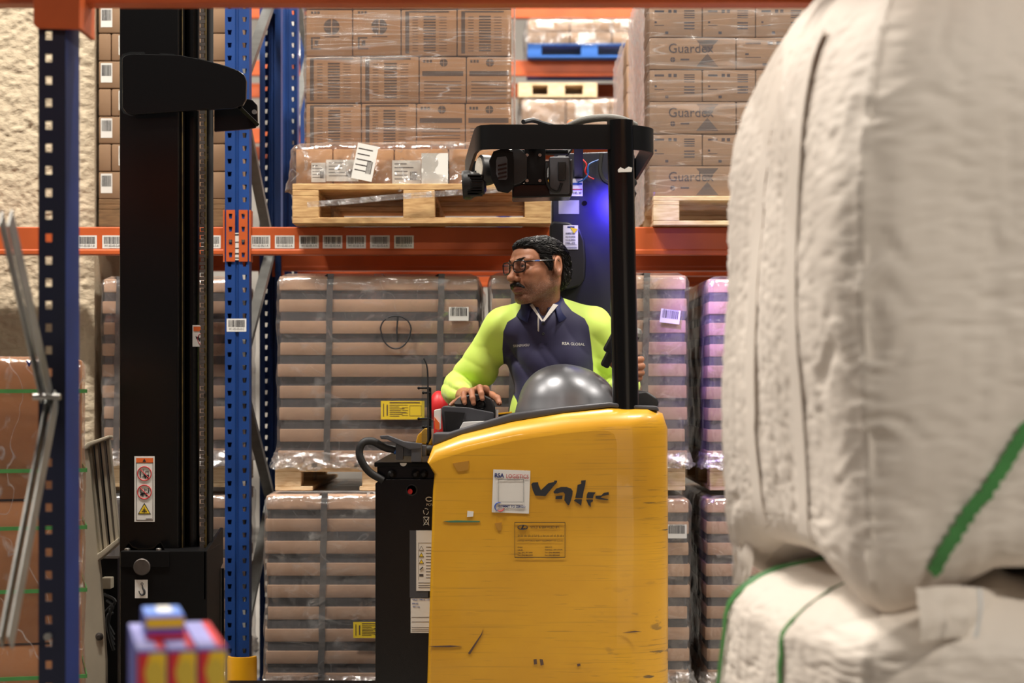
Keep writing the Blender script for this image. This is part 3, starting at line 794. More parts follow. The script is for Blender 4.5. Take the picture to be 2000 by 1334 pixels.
# --- yellow body with rounded top and rear edges
ring = [((840,1405),(832,1405),.02),((852,960),(845,960),.02),((856,926),(848,926),.02),((840,907),(834,903),.02),((858,898),(845,872),.05),
        ((910,882),(900,850),.06),((1005,861),(1000,825),.07),((1100,847),(1100,808),.07),((1165,841),(1190,798),.08),((1188,842),(1272,798),.10),
        ((1199,848),(1300,808),.12),((1205,866),(1310,838),.12),((1205,1000),(1311,1000),.12),((1205,1260),(1311,1260),.12),((1205,1405),(1311,1405),.12)]
b = MB(); rows = []
NS = 8
for k in range(NS+1):
    a = math.pi/2*k/NS; r = []
    for (ip,op,rd) in ring:
        u = math.sin(a); px = ip[0]+(op[0]-ip[0])*u; py = ip[1]+(op[1]-ip[1])*u
        r.append((X(px,YT), YT+rd*(1-math.cos(a)), Z(py,YT)))
    rows.append(r)
rows.append([(x, 6.14, z) for x,y,z in rows[-1]])
b.grid(rows, True)
b.addm(rows[0], [tuple(range(len(ring)))]); b.addm(rows[-1], [tuple(range(len(ring)))])
body = b.build('body', 'truck_yellow', TR, angle=50, wn=True)
# chassis, floor, rear wall behind the cab
MB().box(X(838,YT), X(1311,YT), 6.14, 6.93, .06, .46).build('chassis', 'black_metal', TR, bevel=.01)
MB().box(X(1000,YT), X(1311,YT)-.01, 6.86, 6.93, .46, 1.18).build('cab_rear_wall', 'black_metal', TR, bevel=.01)
for yy in (5.9, 6.78):
    MB().box(X(205,6.0), X(838,YT), yy, yy+.13, .05, .20).build('reach_leg', 'black_metal', TR, bevel=.012)
    MB().cyl((X(215,6.0), yy+.065, .09), (0,1,0), .085, .09, 28).build('load_wheel', 'dark_rubber', TR)
# --- dark trim along the top edge
top_lo = [(846,871),(900,850),(1000,824),(1100,807),(1190,796),(1288,803)]
top_hi = [(1284,793),(1250,792),(1190,786),(1100,795),(1000,808),(930,829),(875,846),(846,846)]
MB().prism_xz([(X(x,5.93),Z(y,5.93)) for x,y in top_lo+top_hi], 5.92, 6.135).build('top_trim', 'grey_plastic', TR, bevel=.006)
# --- stickers on the body
YS = YT-.0012
s1 = plate(body, X(962,YS), X(1034.5,YS), Z(1002,YS), Z(918,YS), YS, 'paper', 'notice_sheet', rot=-.035)
y_ = YS-.001
text('RSA', .0185, P(975,929,y_), 'navy_ink', s1, bold=.0006, width=.030, rot=-.03)
text('LOGISTICS', .0185, P(1010.5,931,y_), 'red_ink', s1, width=.071, rot=-.03)
rects(s1, [(X(973,y_),X(1023,y_),Z(936.5,y_),Z(936,y_)),(X(973,y_),X(1023,y_),Z(981,y_),Z(980.5,y_)),(X(973,y_),X(973.5,y_),Z(981,y_),Z(936,y_)),(X(1022.5,y_),X(1023,y_),Z(981,y_),Z(936,y_))], y_, 'grey_plastic', 'frame_print')
text('COMMIT TO ZERO', .0105, P(998,989.5,y_-.0003), 'navy_ink', s1, bold=.0003, width=.078, rot=-.02)
sw = [P(975+8.5*math.cos(a), 990+8.5*math.sin(a), y_) for a in np.linspace(-1.1,-4.4,18)]
MB().tube(sw, [.0004+.0018*math.sin(math.pi*i/17) for i in range(18)], 6).build('swoosh_print', 'blue_ink', s1)
sw = [P(977+7.5*math.cos(a), 991+7.5*math.sin(a), y_-.0003) for a in np.linspace(2.4,.1,14)]
MB().tube(sw, [.0004+.0018*math.sin(math.pi*i/13) for i in range(14)], 6).build('swoosh_print', 'red_ink', s1)
MB().tube([P(1023.5+2.3*math.cos(a), 990+1.8*math.sin(a), y_) for a in np.linspace(0,6.28,14)], .0005, 5).build('ring_print', 'navy_ink', s1)
# torn lettering
frag = [[(620,290),(640,270),(705,265),(710,300),(740,365),(830,280),(905,262),(905,245),(940,245),(940,265),(905,305),(795,440),(670,430),(640,370),(625,310)],
 [(895,385),(930,345),(990,325),(1060,325),(1115,345),(1135,375),(1130,430),(1110,500),(1090,550),(1070,545),(1030,490),(1040,410),(1020,390),(980,395),(950,405),(905,405)],
 [(925,440),(1010,430),(1005,475),(920,475)],
 [(1240,245),(1297,240),(1290,300),(1270,380),(1255,465),(1165,462),(1185,380),(1195,300),(1240,285)],
 [(1165,478),(1250,478),(1240,560),(1225,545),(1190,520),(1150,495)],
 [(1325,388),(1420,392),(1395,425),(1385,468),(1305,465),(1310,420)],
 [(1300,482),(1385,482),(1385,505),(1358,520),(1358,575),(1330,545)],
 [(1420,435),(1490,430),(1520,398),(1580,388),(1585,420),(1500,440),(1480,460),(1580,478),(1570,488),(1480,480),(1418,468)]]
for f in frag:
    MB().prism_xz([(X(940+x/6.354,YS), Z(900+y/6.354,YS)) for x,y in f], YS-.0004, YS+.001).build('torn_letter', 'ink', body, smooth=False)
# dealer label
x0,x1,z0,z1 = X(1005,YS),X(1104,YS),Z(1089,YS),Z(1020,YS)
dl = rects(body, [(x0,x1,z1-.0018,z1),(x0,x1,z0,z0+.0018),(x0,x0+.0012,z0,z1),(x1-.0012,x1,z0,z1)], YS, 'ink', 'dealer_label', th=.0006)
MB().tube([P(1021+9.5*math.cos(a), 1030+4.2*math.sin(a), YS) for a in np.linspace(0,6.28,22)], .0012, 5).build('oval_print', 'ink', dl)
MB().prism_xz([(X(x,YS),Z(y,YS)) for x,y in ((1017,1034),(1021,1026),(1024,1026),(1021,1032),(1026,1032),(1025,1034))], YS-.0004, YS).build('oval_letter', 'ink', dl, smooth=False)
AR = '\u0627\u0644\u0634\u0631\u0643\u0629 \u0627\u0644\u0645\u062a\u062d\u062f\u0629'
join_text(dl, [('SOLD & SERVICED BY:', .0105, P(1036,1030,YS), .092, 'LEFT'),
  ('UNITED MOTORS & HEAVY EQUIPMENT CO. (L.L.C.)', .007, P(1055,1056.5,YS), .145, 'CENTER'),
  ('Dubai', .0065, P(1011,1069,YS), None, 'LEFT'), ('SALES', .0065, P(1011,1074.5,YS), None, 'LEFT'), ('Tel.: (04) 8813888', .006, P(1011,1079.5,YS), .047, 'LEFT'), ('Fax: (04) 8813333', .006, P(1011,1084.5,YS), .047, 'LEFT'),
  ('SERVICE', .0065, P(1064,1069,YS), None, 'LEFT'), ('Toll Free : 800 DRIVE', .006, P(1064,1074,YS), .056, 'LEFT'), ('Tel.: (04) 8850500', .006, P(1064,1079.5,YS), .047, 'LEFT'), ('Fax: (04) 8850340', .006, P(1064,1084.5,YS), .047, 'LEFT')], 'ink', 'label_print')
# the arabic line of the label: joined strokes
rr = random.Random(3); bb = MB(); px = 1011.0
while px < 1101:
    w = rr.choice((3,4,5,6)); bb.box(X(px,YS),X(px+w,YS),YS-.0004,YS,Z(1047.6,YS),Z(1046.9,YS))
    for q in range(int(w//2)):
        hh_ = rr.choice((1.2,2.0,3.2)); bb.box(X(px+1+2*q,YS),X(px+1.5+2*q,YS),YS-.0004,YS,Z(1047.4,YS),Z(1047.4-hh_,YS))
    if rr.random() < .6: bb.box(X(px+1,YS),X(px+1.6,YS),YS-.0004,YS,Z(1049.2,YS),Z(1048.6,YS))
    px += w+1.2
bb.build('script_print', 'ink', dl, smooth=False)
mat('tape_stain', rgb(168,120,34), .5)
for q,mm_ in (([(884,905),(916,900),(914,918),(894,921)],'print_brown'),([(913,998),(925,999),(924,1009),(912,1010)],'paper'),([(966,1022),(980,1020),(979,1036),(972,1037)],'print_brown')):
    MB().prism_xz([(X(x,YS),Z(y,YS)) for x,y in q], YS-.0002, YS+.001).build('tape_remnant', 'tape_stain' if mm_ == 'print_brown' else mm_, body, smooth=False)
MB().prism_xz([(X(x,YS),Z(y,YS)) for x,y in ((866,1018),(890,1016.5),(938,1017.5),(936,1020),(880,1020.5))], YS-.0002, YS+.001).build('paint_scrape', mat('scrape_green', rgb(60,110,84), .6), body, smooth=False)
for q in ([(836,1262),(880,1260.5),(902,1262),(880,1264),(850,1264)],[(1128,1302),(1134,1300),(1133,1296),(1127,1297)],[(1042,1288),(1048,1287),(1049,1297),(1043,1298)],[(1054,1287),(1060,1288),(1062,1298),(1056,1300)],[(914,1276),(940,1238),(944,1228),(941,1240),(918,1278)],[(1216,1236),(1240,1232),(1254,1234),(1240,1235)]):
    MB().prism_xz([(X(x,YS),Z(y,YS)) for x,y in q], YS-.0002, YS+.001).build('scuff', 'print_brown', body, smooth=False)

# --- battery box
YBt = 5.97
xb0, xb1 = X(733,YBt), X(850,YBt)
bat = MB().prism_xz([(xb0,.3),(xb1,.3),(xb1,Z(936,YBt)),(xb0+.02,Z(936,YBt)),(xb0,Z(944,YBt))], YBt, 6.8).build('battery_box', 'black_gloss', TR, bevel=.003)
MB().box(xb0+.004, xb1, YBt+.03, 6.78, Z(936,YBt), Z(912,YBt)).build('battery_tray', 'black_gloss', TR)
MB().box(xb0-.004, xb1, YBt+.005, 6.8, Z(912,YBt), Z(903,YBt)).build('battery_lid', 'black_metal', TR, bevel=.003)
for px in (766, 812, 828):
    MB().lathe([(.004,0),(.014,.004),(.014,.02),(.006,.03)], P(px,926,YBt+.028), (0,-1,0), 14).build('cell_plug', 'black_plastic', bat)
rows = [(X(788,YBt+.01)+.011*math.cos(a), Z(904,YBt+.01)+.011*math.sin(a)) for a in np.linspace(math.pi,2*math.pi,12)]
MB().prism_xz(rows, YBt+.001, YBt+.006).build('lid_notch', 'paper', bat)
MB().lathe([(.019,-.002),(.019,.002),(.015,.003),(.015,.0),(.001,-.0)], P(804,957,YBt), (0,-1,0), 24).build('port_ring', 'black_plastic', bat)
MB().ball(P(801,960,YBt-.002), (.008,.004,.009)).build('port_cap', 'red_plastic', bat)
yb = YBt-.0012
pw = plate(bat, X(826,yb), X(850,yb), Z(1033,yb), Z(968,yb), yb, 'black_gloss', 'maker_label')
text('POW', .012, P(841,986,yb-.0004), 'paper', pw)
MB().tube([P(838+6*math.cos(a), 975+4*math.sin(a), yb-.0002) for a in np.linspace(0.6,5.6,18)], .0018, 6).build('mark_print', 'paper', pw)
for k in range(3):
    a = k*2.094; MB().tube([P(832+5*math.cos(a+q), 999+6*math.sin(a+q), yb-.0003) for q in (0,.5,1,1.5)], .0011, 5).build('recycle_print', 'paper', pw)
MB().tube([P(827,1010,yb-.0003),P(838,1010,yb-.0003),P(836.5,1024,yb-.0003),P(828.5,1024,yb-.0003),P(827,1010,yb-.0003),P(838,1026,yb-.0003)], .0009, 5).tube([P(838,1010,yb-.0003),P(827,1026,yb-.0003)], .0009, 5).build('bin_print', 'paper', pw)
plate(bat, X(800,yb), X(836,yb), Z(1167,yb), Z(1036,yb), yb, 'grey_plastic', 'tape_backing')
wl = plate(bat, X(813,yb), X(850,yb), Z(1154,yb), Z(1036,yb), yb-.0008, 'paper', 'caution_sheet')
for i,(py,mm_) in enumerate(((1071,'paper'),(1084,'yellow_sheet'),(1097,'yellow_sheet'))):
    q = [(X(823-5,yb),Z(py+4,yb)),(X(823+5,yb),Z(py+4,yb)),(X(823,yb),Z(py-5,yb))]
    MB().prism_xz(q, yb-.0014, yb-.0008).build('triangle_edge', 'ink', wl, smooth=False)
    q = [(X(823-3.6,yb),Z(py+3,yb)),(X(823+3.6,yb),Z(py+3,yb)),(X(823,yb),Z(py-3.6,yb))]
    MB().prism_xz(q, yb-.0018, yb-.0012).build('triangle_print', mm_, wl, smooth=False)
MB().tube([P(820,1113,yb-.001),P(826,1107,yb-.001)], .0016, 6).build('spanner_print', 'ink', wl)
rects(wl, [(X(819,yb),X(827,yb),Z(1126,yb),Z(1121,yb))]+[(X(832,yb),X(842,yb),Z(y,yb),Z(y+1,yb)) for y in range(1068,1132,6)]+[(X(817,yb),X(842,yb),Z(y,yb),Z(y+1,yb)) for y in (1138,1143,1147)]+[(X(817,yb),X(842,yb),Z(1060.4,yb),Z(1060,yb)),(X(817,yb),X(817.4,yb),Z(1133,yb),Z(1060,yb))], yb-.0008, 'ink_soft', 'print')
hl = plate(bat, X(802,yb), X(850,yb), Z(1236,yb), Z(1168,yb), yb-.0008, 'paper', 'handwritten_sheet')
rects(hl, [(X(804,yb),X(838,yb),Z(y,yb),Z(y+.8,yb)) for y in (1205,1214,1225,1229,1232)]+[(X(802,yb),X(850,yb),Z(1168.6,yb),Z(1168,yb))], yb-.0008, 'ink_soft', 'print')
text('YALE - MR16 - 14', .007, P(822,1171.5,yb-.0012), 'blue_ink', hl, width=.056)
text('MR102', .007, P(811,1179,yb-.0012), 'blue_ink', hl); text('16/1 cn.', .008, P(813,1185,yb-.0012), 'blue_ink', hl)
# battery cable, plug and lever
cab = [P(748,938,5.96),P(722,922,5.95),P(706,900,5.94),P(702,880,5.94),P(710,864,5.94),P(728,862,5.95),P(752,874,5.97),P(775,879,5.98)]
def spline(pts, n=6):
    out = []; p = [Vector(q) for q in pts]; p = [2*p[0]-p[1]] + p + [2*p[-1]-p[-2]]
    for i in range(1, len(p)-2):
        for k in range(n):
            t = k/n; a,b_,c,d = p[i-1],p[i],p[i+1],p[i+2]
            out.append(.5*((2*b_)+(c-a)*t+(2*a-5*b_+4*c-d)*t*t+(3*b_-a-3*c+d)*t**3))
    return out + [p[-2]]
MB().tube(spline(cab), .0125, 12).build('battery_cable', 'dark_rubber', TR)
MB().tube([P(770,879,5.98),P(783,880,5.98)], .0135, 14).build('cable_sleeve', 'blue_plastic', TR)
pg_ = MB().obox(P(806,880,5.98), (.045,0,0), (0,.022,0), (0,0,.018)).build('battery_plug', 'grey_plastic', TR, bevel=.004)
MB().obox(P(781,882,5.975), (.012,0,0), (0,.026,0), (0,0,.026)).build('plug_collar', 'grey_plastic', pg_, bevel=.003)
MB().obox(P(814,884,5.965), (.017,0,0), (0,.028,0), (0,0,.030)).build('plug_block', 'grey_plastic', pg_, bevel=.003)
MB().prism_xz([(X(x,5.95),Z(y,5.95)) for x,y in ((742,851),(758,850),(790,862),(822,866),(824,876),(800,878),(782,870),(756,858),(744,857))], 5.935, 5.965).build('plug_lever', 'grey_plastic', pg_, bevel=.003)
MB().tube([P(820,880,5.99),P(846,880,6.0)], .017, 14).build('cable_gland', 'dark_rubber', TR)

# --- clear guard panel and its rod, left of the console
gp = MB().prism_xz([(X(823.5,6.0),Z(864,6.0)),(X(823.5,6.0),Z(702,6.0)),(X(828,6.0),Z(701,6.0)),(X(835,6.0),Z(735,6.0)),(X(835,6.0),Z(864,6.0))], 6.0, 6.004).build('clear_guard_panel', 'clear_panel', TR)
MB().tube(spline([P(828,700,6.0),P(833,712,6.0),P(835.5,735,6.0),P(836,800,6.0),P(836,865,6.0)]), .0028, 8).build('panel_edge', 'dark_rubber', TR)
MB().tube([P(840,757,6.02),P(840.5,810,6.02),P(840,855,6.02),P(834,868,6.02)], .0042, 8).build('panel_rod', 'black_metal', TR)
for py in (758,767,818,834):
    MB().tube([P(818 if py in (758,818) else 827,py,5.998),P(840,py,6.01)], .0035, 8).ball(P(818 if py in (758,818) else 827,py,5.998), .005, 10, 6).build('panel_bolt', 'black_metal', TR)
MB().prism_xz([(X(x,6.05),Z(y,6.05)) for x,y in ((812,866),(816,850),(830,836),(840,838),(845,870))], 6.03, 6.1).build('console_corner', 'truck_yellow', TR, bevel=.004)

# --- console: tray, notepad, joystick
MB().prism_xz([(X(x,6.15),Z(y,6.15)) for x,y in ((862,797),(866,793),(915,796),(965,806),(965,826),(930,838),(866,850))], 6.14, 6.3).build('console_box', 'grey_plastic', TR, bevel=.006)
MB().prism_xz([(X(x,6.15),Z(y,6.15)) for x,y in ((868,803),(908,806),(900,830),(872,845))], 6.132, 6.142).build('console_recess', 'black_plastic', TR)
MB().prism_xz([(X(x,6.12),Z(y,6.12)) for x,y in ((905,824),(985,821),(982,826),(896,846),(897,838))], 6.11, 6.13).build('white_pad', 'white_plastic', TR, bevel=.002)
MB().prism_xz([(X(x,6.1),Z(y,6.1)) for x,y in ((848,801),(861,798),(861,838),(855,842),(848,820))], 6.09, 6.14).build('torn_pad', 'paper', TR, bevel=.003)
MB().prism_xz([(X(x,6.08),Z(y,6.08)) for x,y in ((848,814),(858,826),(858,840),(850,838))], 6.08, 6.09).build('torn_pad_cover', 'orange_ink', TR)
jb = MB()
YJ = 6.225
joy = MB().prism_xz([(X(x,YJ),Z(y,YJ)) for x,y in ((887,787),(896,776),(925,768),(945,771),(960,778),(967,795),(968,822),(925,822),(905,804),(890,795))], YJ-.035, YJ+.055).build('joystick', 'black_plastic', TR, bevel=.014, seg=3)
MB().lathe([(.019,-.004),(.019,.006),(.016,.010),(.013,.006),(.013,.002),(.001,.004)], P(939,790,YJ-.036), (0,-1,0), 28).build('joystick_button', 'black_gloss', joy)
MB().prism_xz([(X(x,YJ),Z(y,YJ)) for x,y in ((888,786),(899,777),(902,789),(889,789))], YJ-.037, YJ-.033).build('joystick_badge', 'galvanised', joy)
for i in range(4):
    MB().lathe([(.03+.004*i,-.004),(.036+.004*i,0),(.03+.004*i,.004)], P(938,820+5*i,YJ+.0), (0,0,1), 20).build('boot_fold', 'dark_rubber', joy)
MB().box(X(966,6.25),X(973,6.25),6.24,6.3,Z(822,6.25),Z(800,6.25)).build('control_tab', 'white_plastic', TR)
MB().box(X(966,6.25),X(974,6.25),6.23,6.3,Z(826,6.25),Z(818,6.25)).build('control_tab_foot', 'red_plastic', TR)
MB().prism_xz([(X(x,6.35),Z(y,6.35)) for x,y in ((972,808),(1000,806),(1000,822),(972,826))], 6.33, 6.38).build('console_panel', 'grey_plastic', TR)
MB().prism_xz([(X(x,6.35),Z(y,6.35)) for x,y in ((972,807),(1000,804),(1000,806.5),(972,809.5))], 6.325, 6.38).build('console_strip', 'safety_yellow', TR)

# --- grey dome over the steering unit
def dome():
    cx, cz = 1104, 815; Y0 = 6.2; rows = []
    n = 48; mrow = 20
    for i in range(mrow+1):
        th = math.pi/2*i/mrow; r = []
        for j in range(n):
            a = 2*math.pi*j/n
            ca, sa = math.cos(a), math.sin(a)
            rx = (95 if ca < 0 else 108)/F*Y0; ry = .17; rz = 104/F*Y0
            e = .86
            s_ = math.copysign(abs(math.sin(th))**e, 1); c_ = abs(math.cos(th))**e
            x = rx*s_*ca; z = rz*c_*(1-.10*max(0,ca)*s_); y = ry*s_*sa
            flare = 1+.05*(max(0,i-mrow+3)/3)
            r.append((X(cx,Y0)+x*flare, Y0+y*flare, Z(cz,Y0)+z))
        rows.append(r)
    MB().grid(rows, True).addm(rows[0], [tuple(range(n))]).build('steering_dome', mat('dome_grey', rgb(132,133,137), .36, .6, var=.1, vscale=8, bump=.02, bscale=400), TR, angle=60)
dome()
MB().box(X(1005,6.2), X(1212,6.2), 6.1, 6.34, Z(835,6.2), Z(812,6.2)).build('dome_base', 'grey_plastic', TR, bevel=.008)
# steering knob and hand rest right of the post
MB().lathe([(.002,.04),(.03,.038),(.045,.026),(.05,.01),(.05,-.01),(.03,-.02)], P(1242,785,6.12), (.15,0,1), 28).build('steering_knob', 'black_plastic', TR)
MB().prism_xz([(X(x,6.1),Z(y,6.1)) for x,y in ((1225,768),(1262,764),(1282,777),(1286,790),(1280,796),(1225,796))], 6.07, 6.13).build('arm_rest', 'black_plastic', TR, bevel=.012, seg=3)
# seat
MB().box(-.06,.36,6.36,6.84,.80,.92).build('seat', 'black_plastic', TR, bevel=.04, seg=4)
MB().box(-.04,.34,6.40,6.82,.46,.80).build('seat_base', 'black_metal', TR, bevel=.01)
MB().ball((X(857,6.78), 6.76, Z(795,6.78)), (.035,.05,.06)).build('side_cushion', 'red_plastic', TR)
MB().box(X(848,6.78), X(866,6.78), 6.72,6.8, .46, Z(796,6.78)).build('side_cushion_stand', 'red_plastic', TR, bevel=.01)

# --- roof post, roof ring
YPo = 5.955
pa, pb = P(1223,835,YPo), P(1211,236,YPo)
MB().tube([pa+(pb-pa)*t for t in np.linspace(0,1,12)], .0425, 32).build('roof_post', 'black_gloss', TR)
MB().prism_xz([(X(x,5.9),Z(y,5.9)) for x,y in ((1207,331),(1212,326),(1220,330),(1228,325),(1235,327),(1234,335),(1208,336))], 5.906, 5.914).build('tape_scrap', 'paper', TR)
def ribbon(path, z0, z1, th, name, m, parent):
    """flat bar on edge along a plan path"""
    rows = []; n = len(path)
    for i,(x,y) in enumerate(path):
        a = Vector(path[max(i-1,0)]); c = Vector(path[min(i+1,n-1)]); d = (c-a).normalized(); nx, ny = -d.y, d.x
        rows.append([(x+nx*th/2,y+ny*th/2,z0),(x+nx*th/2,y+ny*th/2,z1),(x-nx*th/2,y-ny*th/2,z1),(x-nx*th/2,y-ny*th/2,z0)])
    b = MB().grid(rows, True); b.addm(rows[0],[(0,1,2,3)]); b.addm(rows[-1],[(0,1,2,3)])
    return b.build(name, m, parent, angle=50)
ZR1 = Z(243,5.93); ZR0 = Z(291,5.93)
lf = (X(934,5.95), 5.95); rx_ = X(1274,6.05)
path = [(X(911,6.88),6.88),(X(914,6.7),6.7),(X(929,6.05),6.05),(X(934,5.98),5.98),(X(941,5.95),5.95),(X(960,5.935),5.935)]
path += [(X(1000+20*i,5.935),5.935) for i in range(11)]
c0 = Vector((rx_-.13, 5.935+.13))
path += [(c0.x+.13*math.sin(a), c0.y-.13*math.cos(a)) for a in np.linspace(.05,math.pi/2,12)]
path += [(rx_,6.4),(rx_,6.75)]
c1 = Vector((rx_-.1, 6.80))
path += [(c1.x+.1*math.cos(a), c1.y+.1*math.sin(a)) for a in np.linspace(0,math.pi/2,8)]
path += [(X(911,6.88),6.90)]
ring_o = ribbon(path, ZR0, ZR1, .010, 'roof_ring', 'black_metal', TR)
plate(ring_o, rx_-.045, rx_-.02, ZR0+.0, ZR0+.05, 6.86, 'paper', 'ring_label')
for xx in (1040, 1130):
    MB().bar((X(xx,5.94),5.94,ZR0+.02),(X(xx,6.88),6.88,ZR0+.02),.03,.03).build('roof_bar', 'black_metal', TR)
MB().box(X(1060,6.88),X(1190,6.88),6.86,6.875,ZR0-.005,ZR0+.012).build('roof_strip', 'safety_yellow', TR)
MB().tube(spline([P(1022,238,6.0),P(1040,235,6.05),P(1060,241,6.1),P(1078,246,6.15)]), .008, 8).build('roof_cable', 'dark_rubber', TR)
MB().tube(spline([P(1112,246,6.2),P(1140,235,6.15),P(1180,230,6.1),P(1215,234,6.1),P(1240,245,6.15)]), .0125, 12).build('roof_hose', mat('hose_grey', rgb(92,90,84), .6, bump=.6, bscale=160), TR)
MB().ball(P(1116,243,6.25), (.016,.016,.016)).build('beacon', 'orange_ink', TR)
# --- pillar behind the driver
YPl = 6.78
pil = MB().prism_xz([(X(x,YPl),Z(y,YPl)) for x,y in ((1078,640),(1078,400),(1082,300),(1195,296),(1240,300),(1240,640))], YPl, YPl+.12).build('cab_pillar', mat('pillar_navy', rgb(20,22,38), .5, var=.2), TR, bevel=.008)
MB().box(X(1085,YPl),X(1235,YPl),YPl-.001,YPl+.12,.46,Z(640,YPl)).build('pillar_foot', 'pillar_navy', TR)
hd = MB().prism_xz([(X(x,YPl-.04),Z(y,YPl-.04)) for x,y in ((1073,440),(1080,432),(1110,434),(1132,446),(1142,470),(1145,510),(1143,545),(1132,560),(1110,568),(1075,566))], YPl-.05, YPl+.002).build('head_restraint', 'black_plastic', TR, bevel=.014, seg=4)
yq = YPl-.0515
nt_ = plate(hd, X(1100,yq), X(1129,yq), Z(487,yq), Z(440,yq), yq, 'paper', 'service_tag')
rects(nt_, [(X(1108,yq),X(1122,yq),Z(445,yq),Z(442,yq)),(X(1102,yq),X(1127,yq),Z(478.5,yq),Z(478,yq)),(X(1102,yq),X(1127,yq),Z(483,yq),Z(482,yq)),(X(1102,yq),X(1127,yq),Z(485.5,yq),Z(484.8,yq))], yq, 'navy_ink', 'print')
for i,s_ in enumerate(('INSPECTED','15.10.2023','15.10.2024','MR-02')):
    text(s_, .009, P(1114,456+6.3*i,yq-.0008), 'navy_ink', nt_, width=.034)
MB().prism_xz([(X(x,yq),Z(y,yq)) for x,y in ((1114,444),(1128,447),(1127,450),(1121,456))], yq-.0012, yq-.0006).build('tag_corner', 'yellow_sheet', nt_, smooth=False)
plate(pil, X(1091,YPl), X(1131,YPl), Z(418,YPl), Z(391,YPl), YPl-.001, mat('worn_label', rgb(150,150,140), .6), 'worn_label')
pb_ = plate(pil, X(1116,YPl), X(1138,YPl), Z(383,YPl), Z(349,YPl), YPl-.001, 'paper', 'capacity_label')
rects(pb_, [(X(1117,YPl),X(1137,YPl),Z(361,YPl),Z(357,YPl))], YPl-.0016, 'blue_ink', 'print'); rects(pb_, [(X(1117,YPl),X(1137,YPl),Z(371,YPl),Z(369,YPl))], YPl-.0016, 'red_ink', 'print')
text('145.30', .012, P(1127,377,YPl-.002), 'ink', pb_)
MB().cyl(P(1142,397,YPl), (0,1,0), .009, .006, 16).build('pillar_screw', 'black_gloss', pil)
for k,(mm_,pts) in enumerate((('red_plastic',[(1130,305),(1145,320),(1143,335),(1150,345),(1160,350)]),('blue_plastic',[(1170,312),(1150,322),(1148,342),(1138,352),(1128,356)]),('dark_rubber',[(1175,300),(1172,330),(1178,350),(1190,358)]))):
    MB().tube(spline([P(x,y,YPl-.02-.01*k) for x,y in pts]), .003 if k < 2 else .008, 6).build('wire', mm_, TR)
# --- lamps and boxes under the roof ring
YW = 6.02
wl1 = MB().lathe([(.002,.0),(.043,.0),(.048,.006),(.048,.026),(.042,.034),(.034,.07),(.022,.078)], P(903,362,YW), (1,0,.06), 30).build('work_lamp', 'black_plastic', TR)
for i in range(8):
    MB().obox(P(928,343+5.5*i,YW-.03)+Vector((0,0,0)), (.024,0,0), (0,.014,0), (0,0,.0022)).build('cooling_fin', 'black_metal', wl1)
wl2 = MB().lathe([(.045,.0),(.050,.004),(.050,.03),(.044,.05),(.030,.085)], P(936,332,YW+.0), (.93,.30,0), 30).build('work_lamp', 'black_plastic', TR)
MB().lathe([(.001,-.004),(.040,-.003),(.042,.004)], P(936,332,YW), (.93,.30,0), 30).build('lamp_lens', mat('lamp_lens', rgb(206,200,186), .25, bump=.8, bscale=300), wl2)
bk = MB(); 
outl = [(955,315),(964,296),(978,292),(980,284),(990,283),(993,292),(1002,298),(1003,368),(992,378),(972,374),(960,350)]; inn = [(971,308),(988,306),(991,312),(991,348),(988,352),(974,352),(969,340),(969,315)]
MB().prism_xz([(X(x,YW-.06),Z(y,YW-.06)) for x,y in outl], YW-.07, YW-.062).build('lamp_bracket', 'black_metal', TR, bevel=.002)
MB().prism_xz([(X(x,YW-.06),Z(y,YW-.06)) for x,y in inn], YW-.0715, YW-.069).build('bracket_window', 'grey_plastic', TR)
for i in range(4):
    MB().obox(P(981,322+8*i,YW-.073), (.014,0,.003), (0,.002,0), (0,0,.0028)).build('bracket_slot', 'black_gloss', TR)
MB().prism_xz([(X(x,YW),Z(y,YW)) for x,y in ((1000,292),(1018,296),(1030,310),(1030,352),(1018,362),(1000,368))], YW-.06, YW).build('lamp_housing', 'black_plastic', TR, bevel=.006)
cbx = MB().box(X(1024,YW),X(1065,YW),YW-.05,YW+.03,Z(363,YW),Z(292,YW)).build('bracket_plate', 'black_metal', TR, bevel=.003)
for px,py in ((1029.5,303),(1054.5,303),(1029.5,353),(1054.5,353)):
    MB().lathe([(.0055,0),(.005,.003),(.0015,.003),(.001,.001)], P(px,py,YW-.05), (0,-1,0), 14).build('screw', 'screw_metal', cbx)
MB().prism_xz([(X(x,YW),Z(y,YW)) for x,y in ((1000,362),(1066,358),(1116,362),(1116,386),(1000,389))], YW-.035, YW+.1).build('display_unit', 'black_gloss', TR, bevel=.005)
bx2 = MB().box(X(1072,YW),X(1112,YW),YW-.045,YW+.06,Z(382,YW),Z(309,YW)).build('junction_box', 'grey_plastic', TR, bevel=.006)
MB().box(X(1112,YW),X(1118,YW),YW-.03,YW+.06,Z(380,YW),Z(314,YW)).build('junction_lid', 'grey_plastic', bx2, bevel=.003)
cn = MB().box(X(1089,YW),X(1104,YW),YW-.056,YW-.04,Z(356,YW),Z(319,YW)).build('connector_block', 'black_plastic', bx2, bevel=.004)
MB().tube(spline([P(1068,318,YW-.05),P(1066,345,YW-.055),P(1074,368,YW-.055),P(1090,374,YW-.055),P(1097,358,YW-.05)]), .0045, 8).build('junction_cable', 'dark_rubber', TR)
MB().bar(P(1060,352,YW+.06), P(1110,292,YW+.25), .03, .008).build('display_arm', 'black_metal', TR)
MB().box(X(985,YW),X(1110,YW),YW-.0,YW+.05,Z(300,YW),ZR0+.01).build('lamp_rail', 'black_metal', TR, bevel=.004)
MB().tube([P(916,345,YW+.02),P(945,330,YW+.03),P(980,305,YW+.03)], .008, 8).build('lamp_stem', 'black_metal', TR)
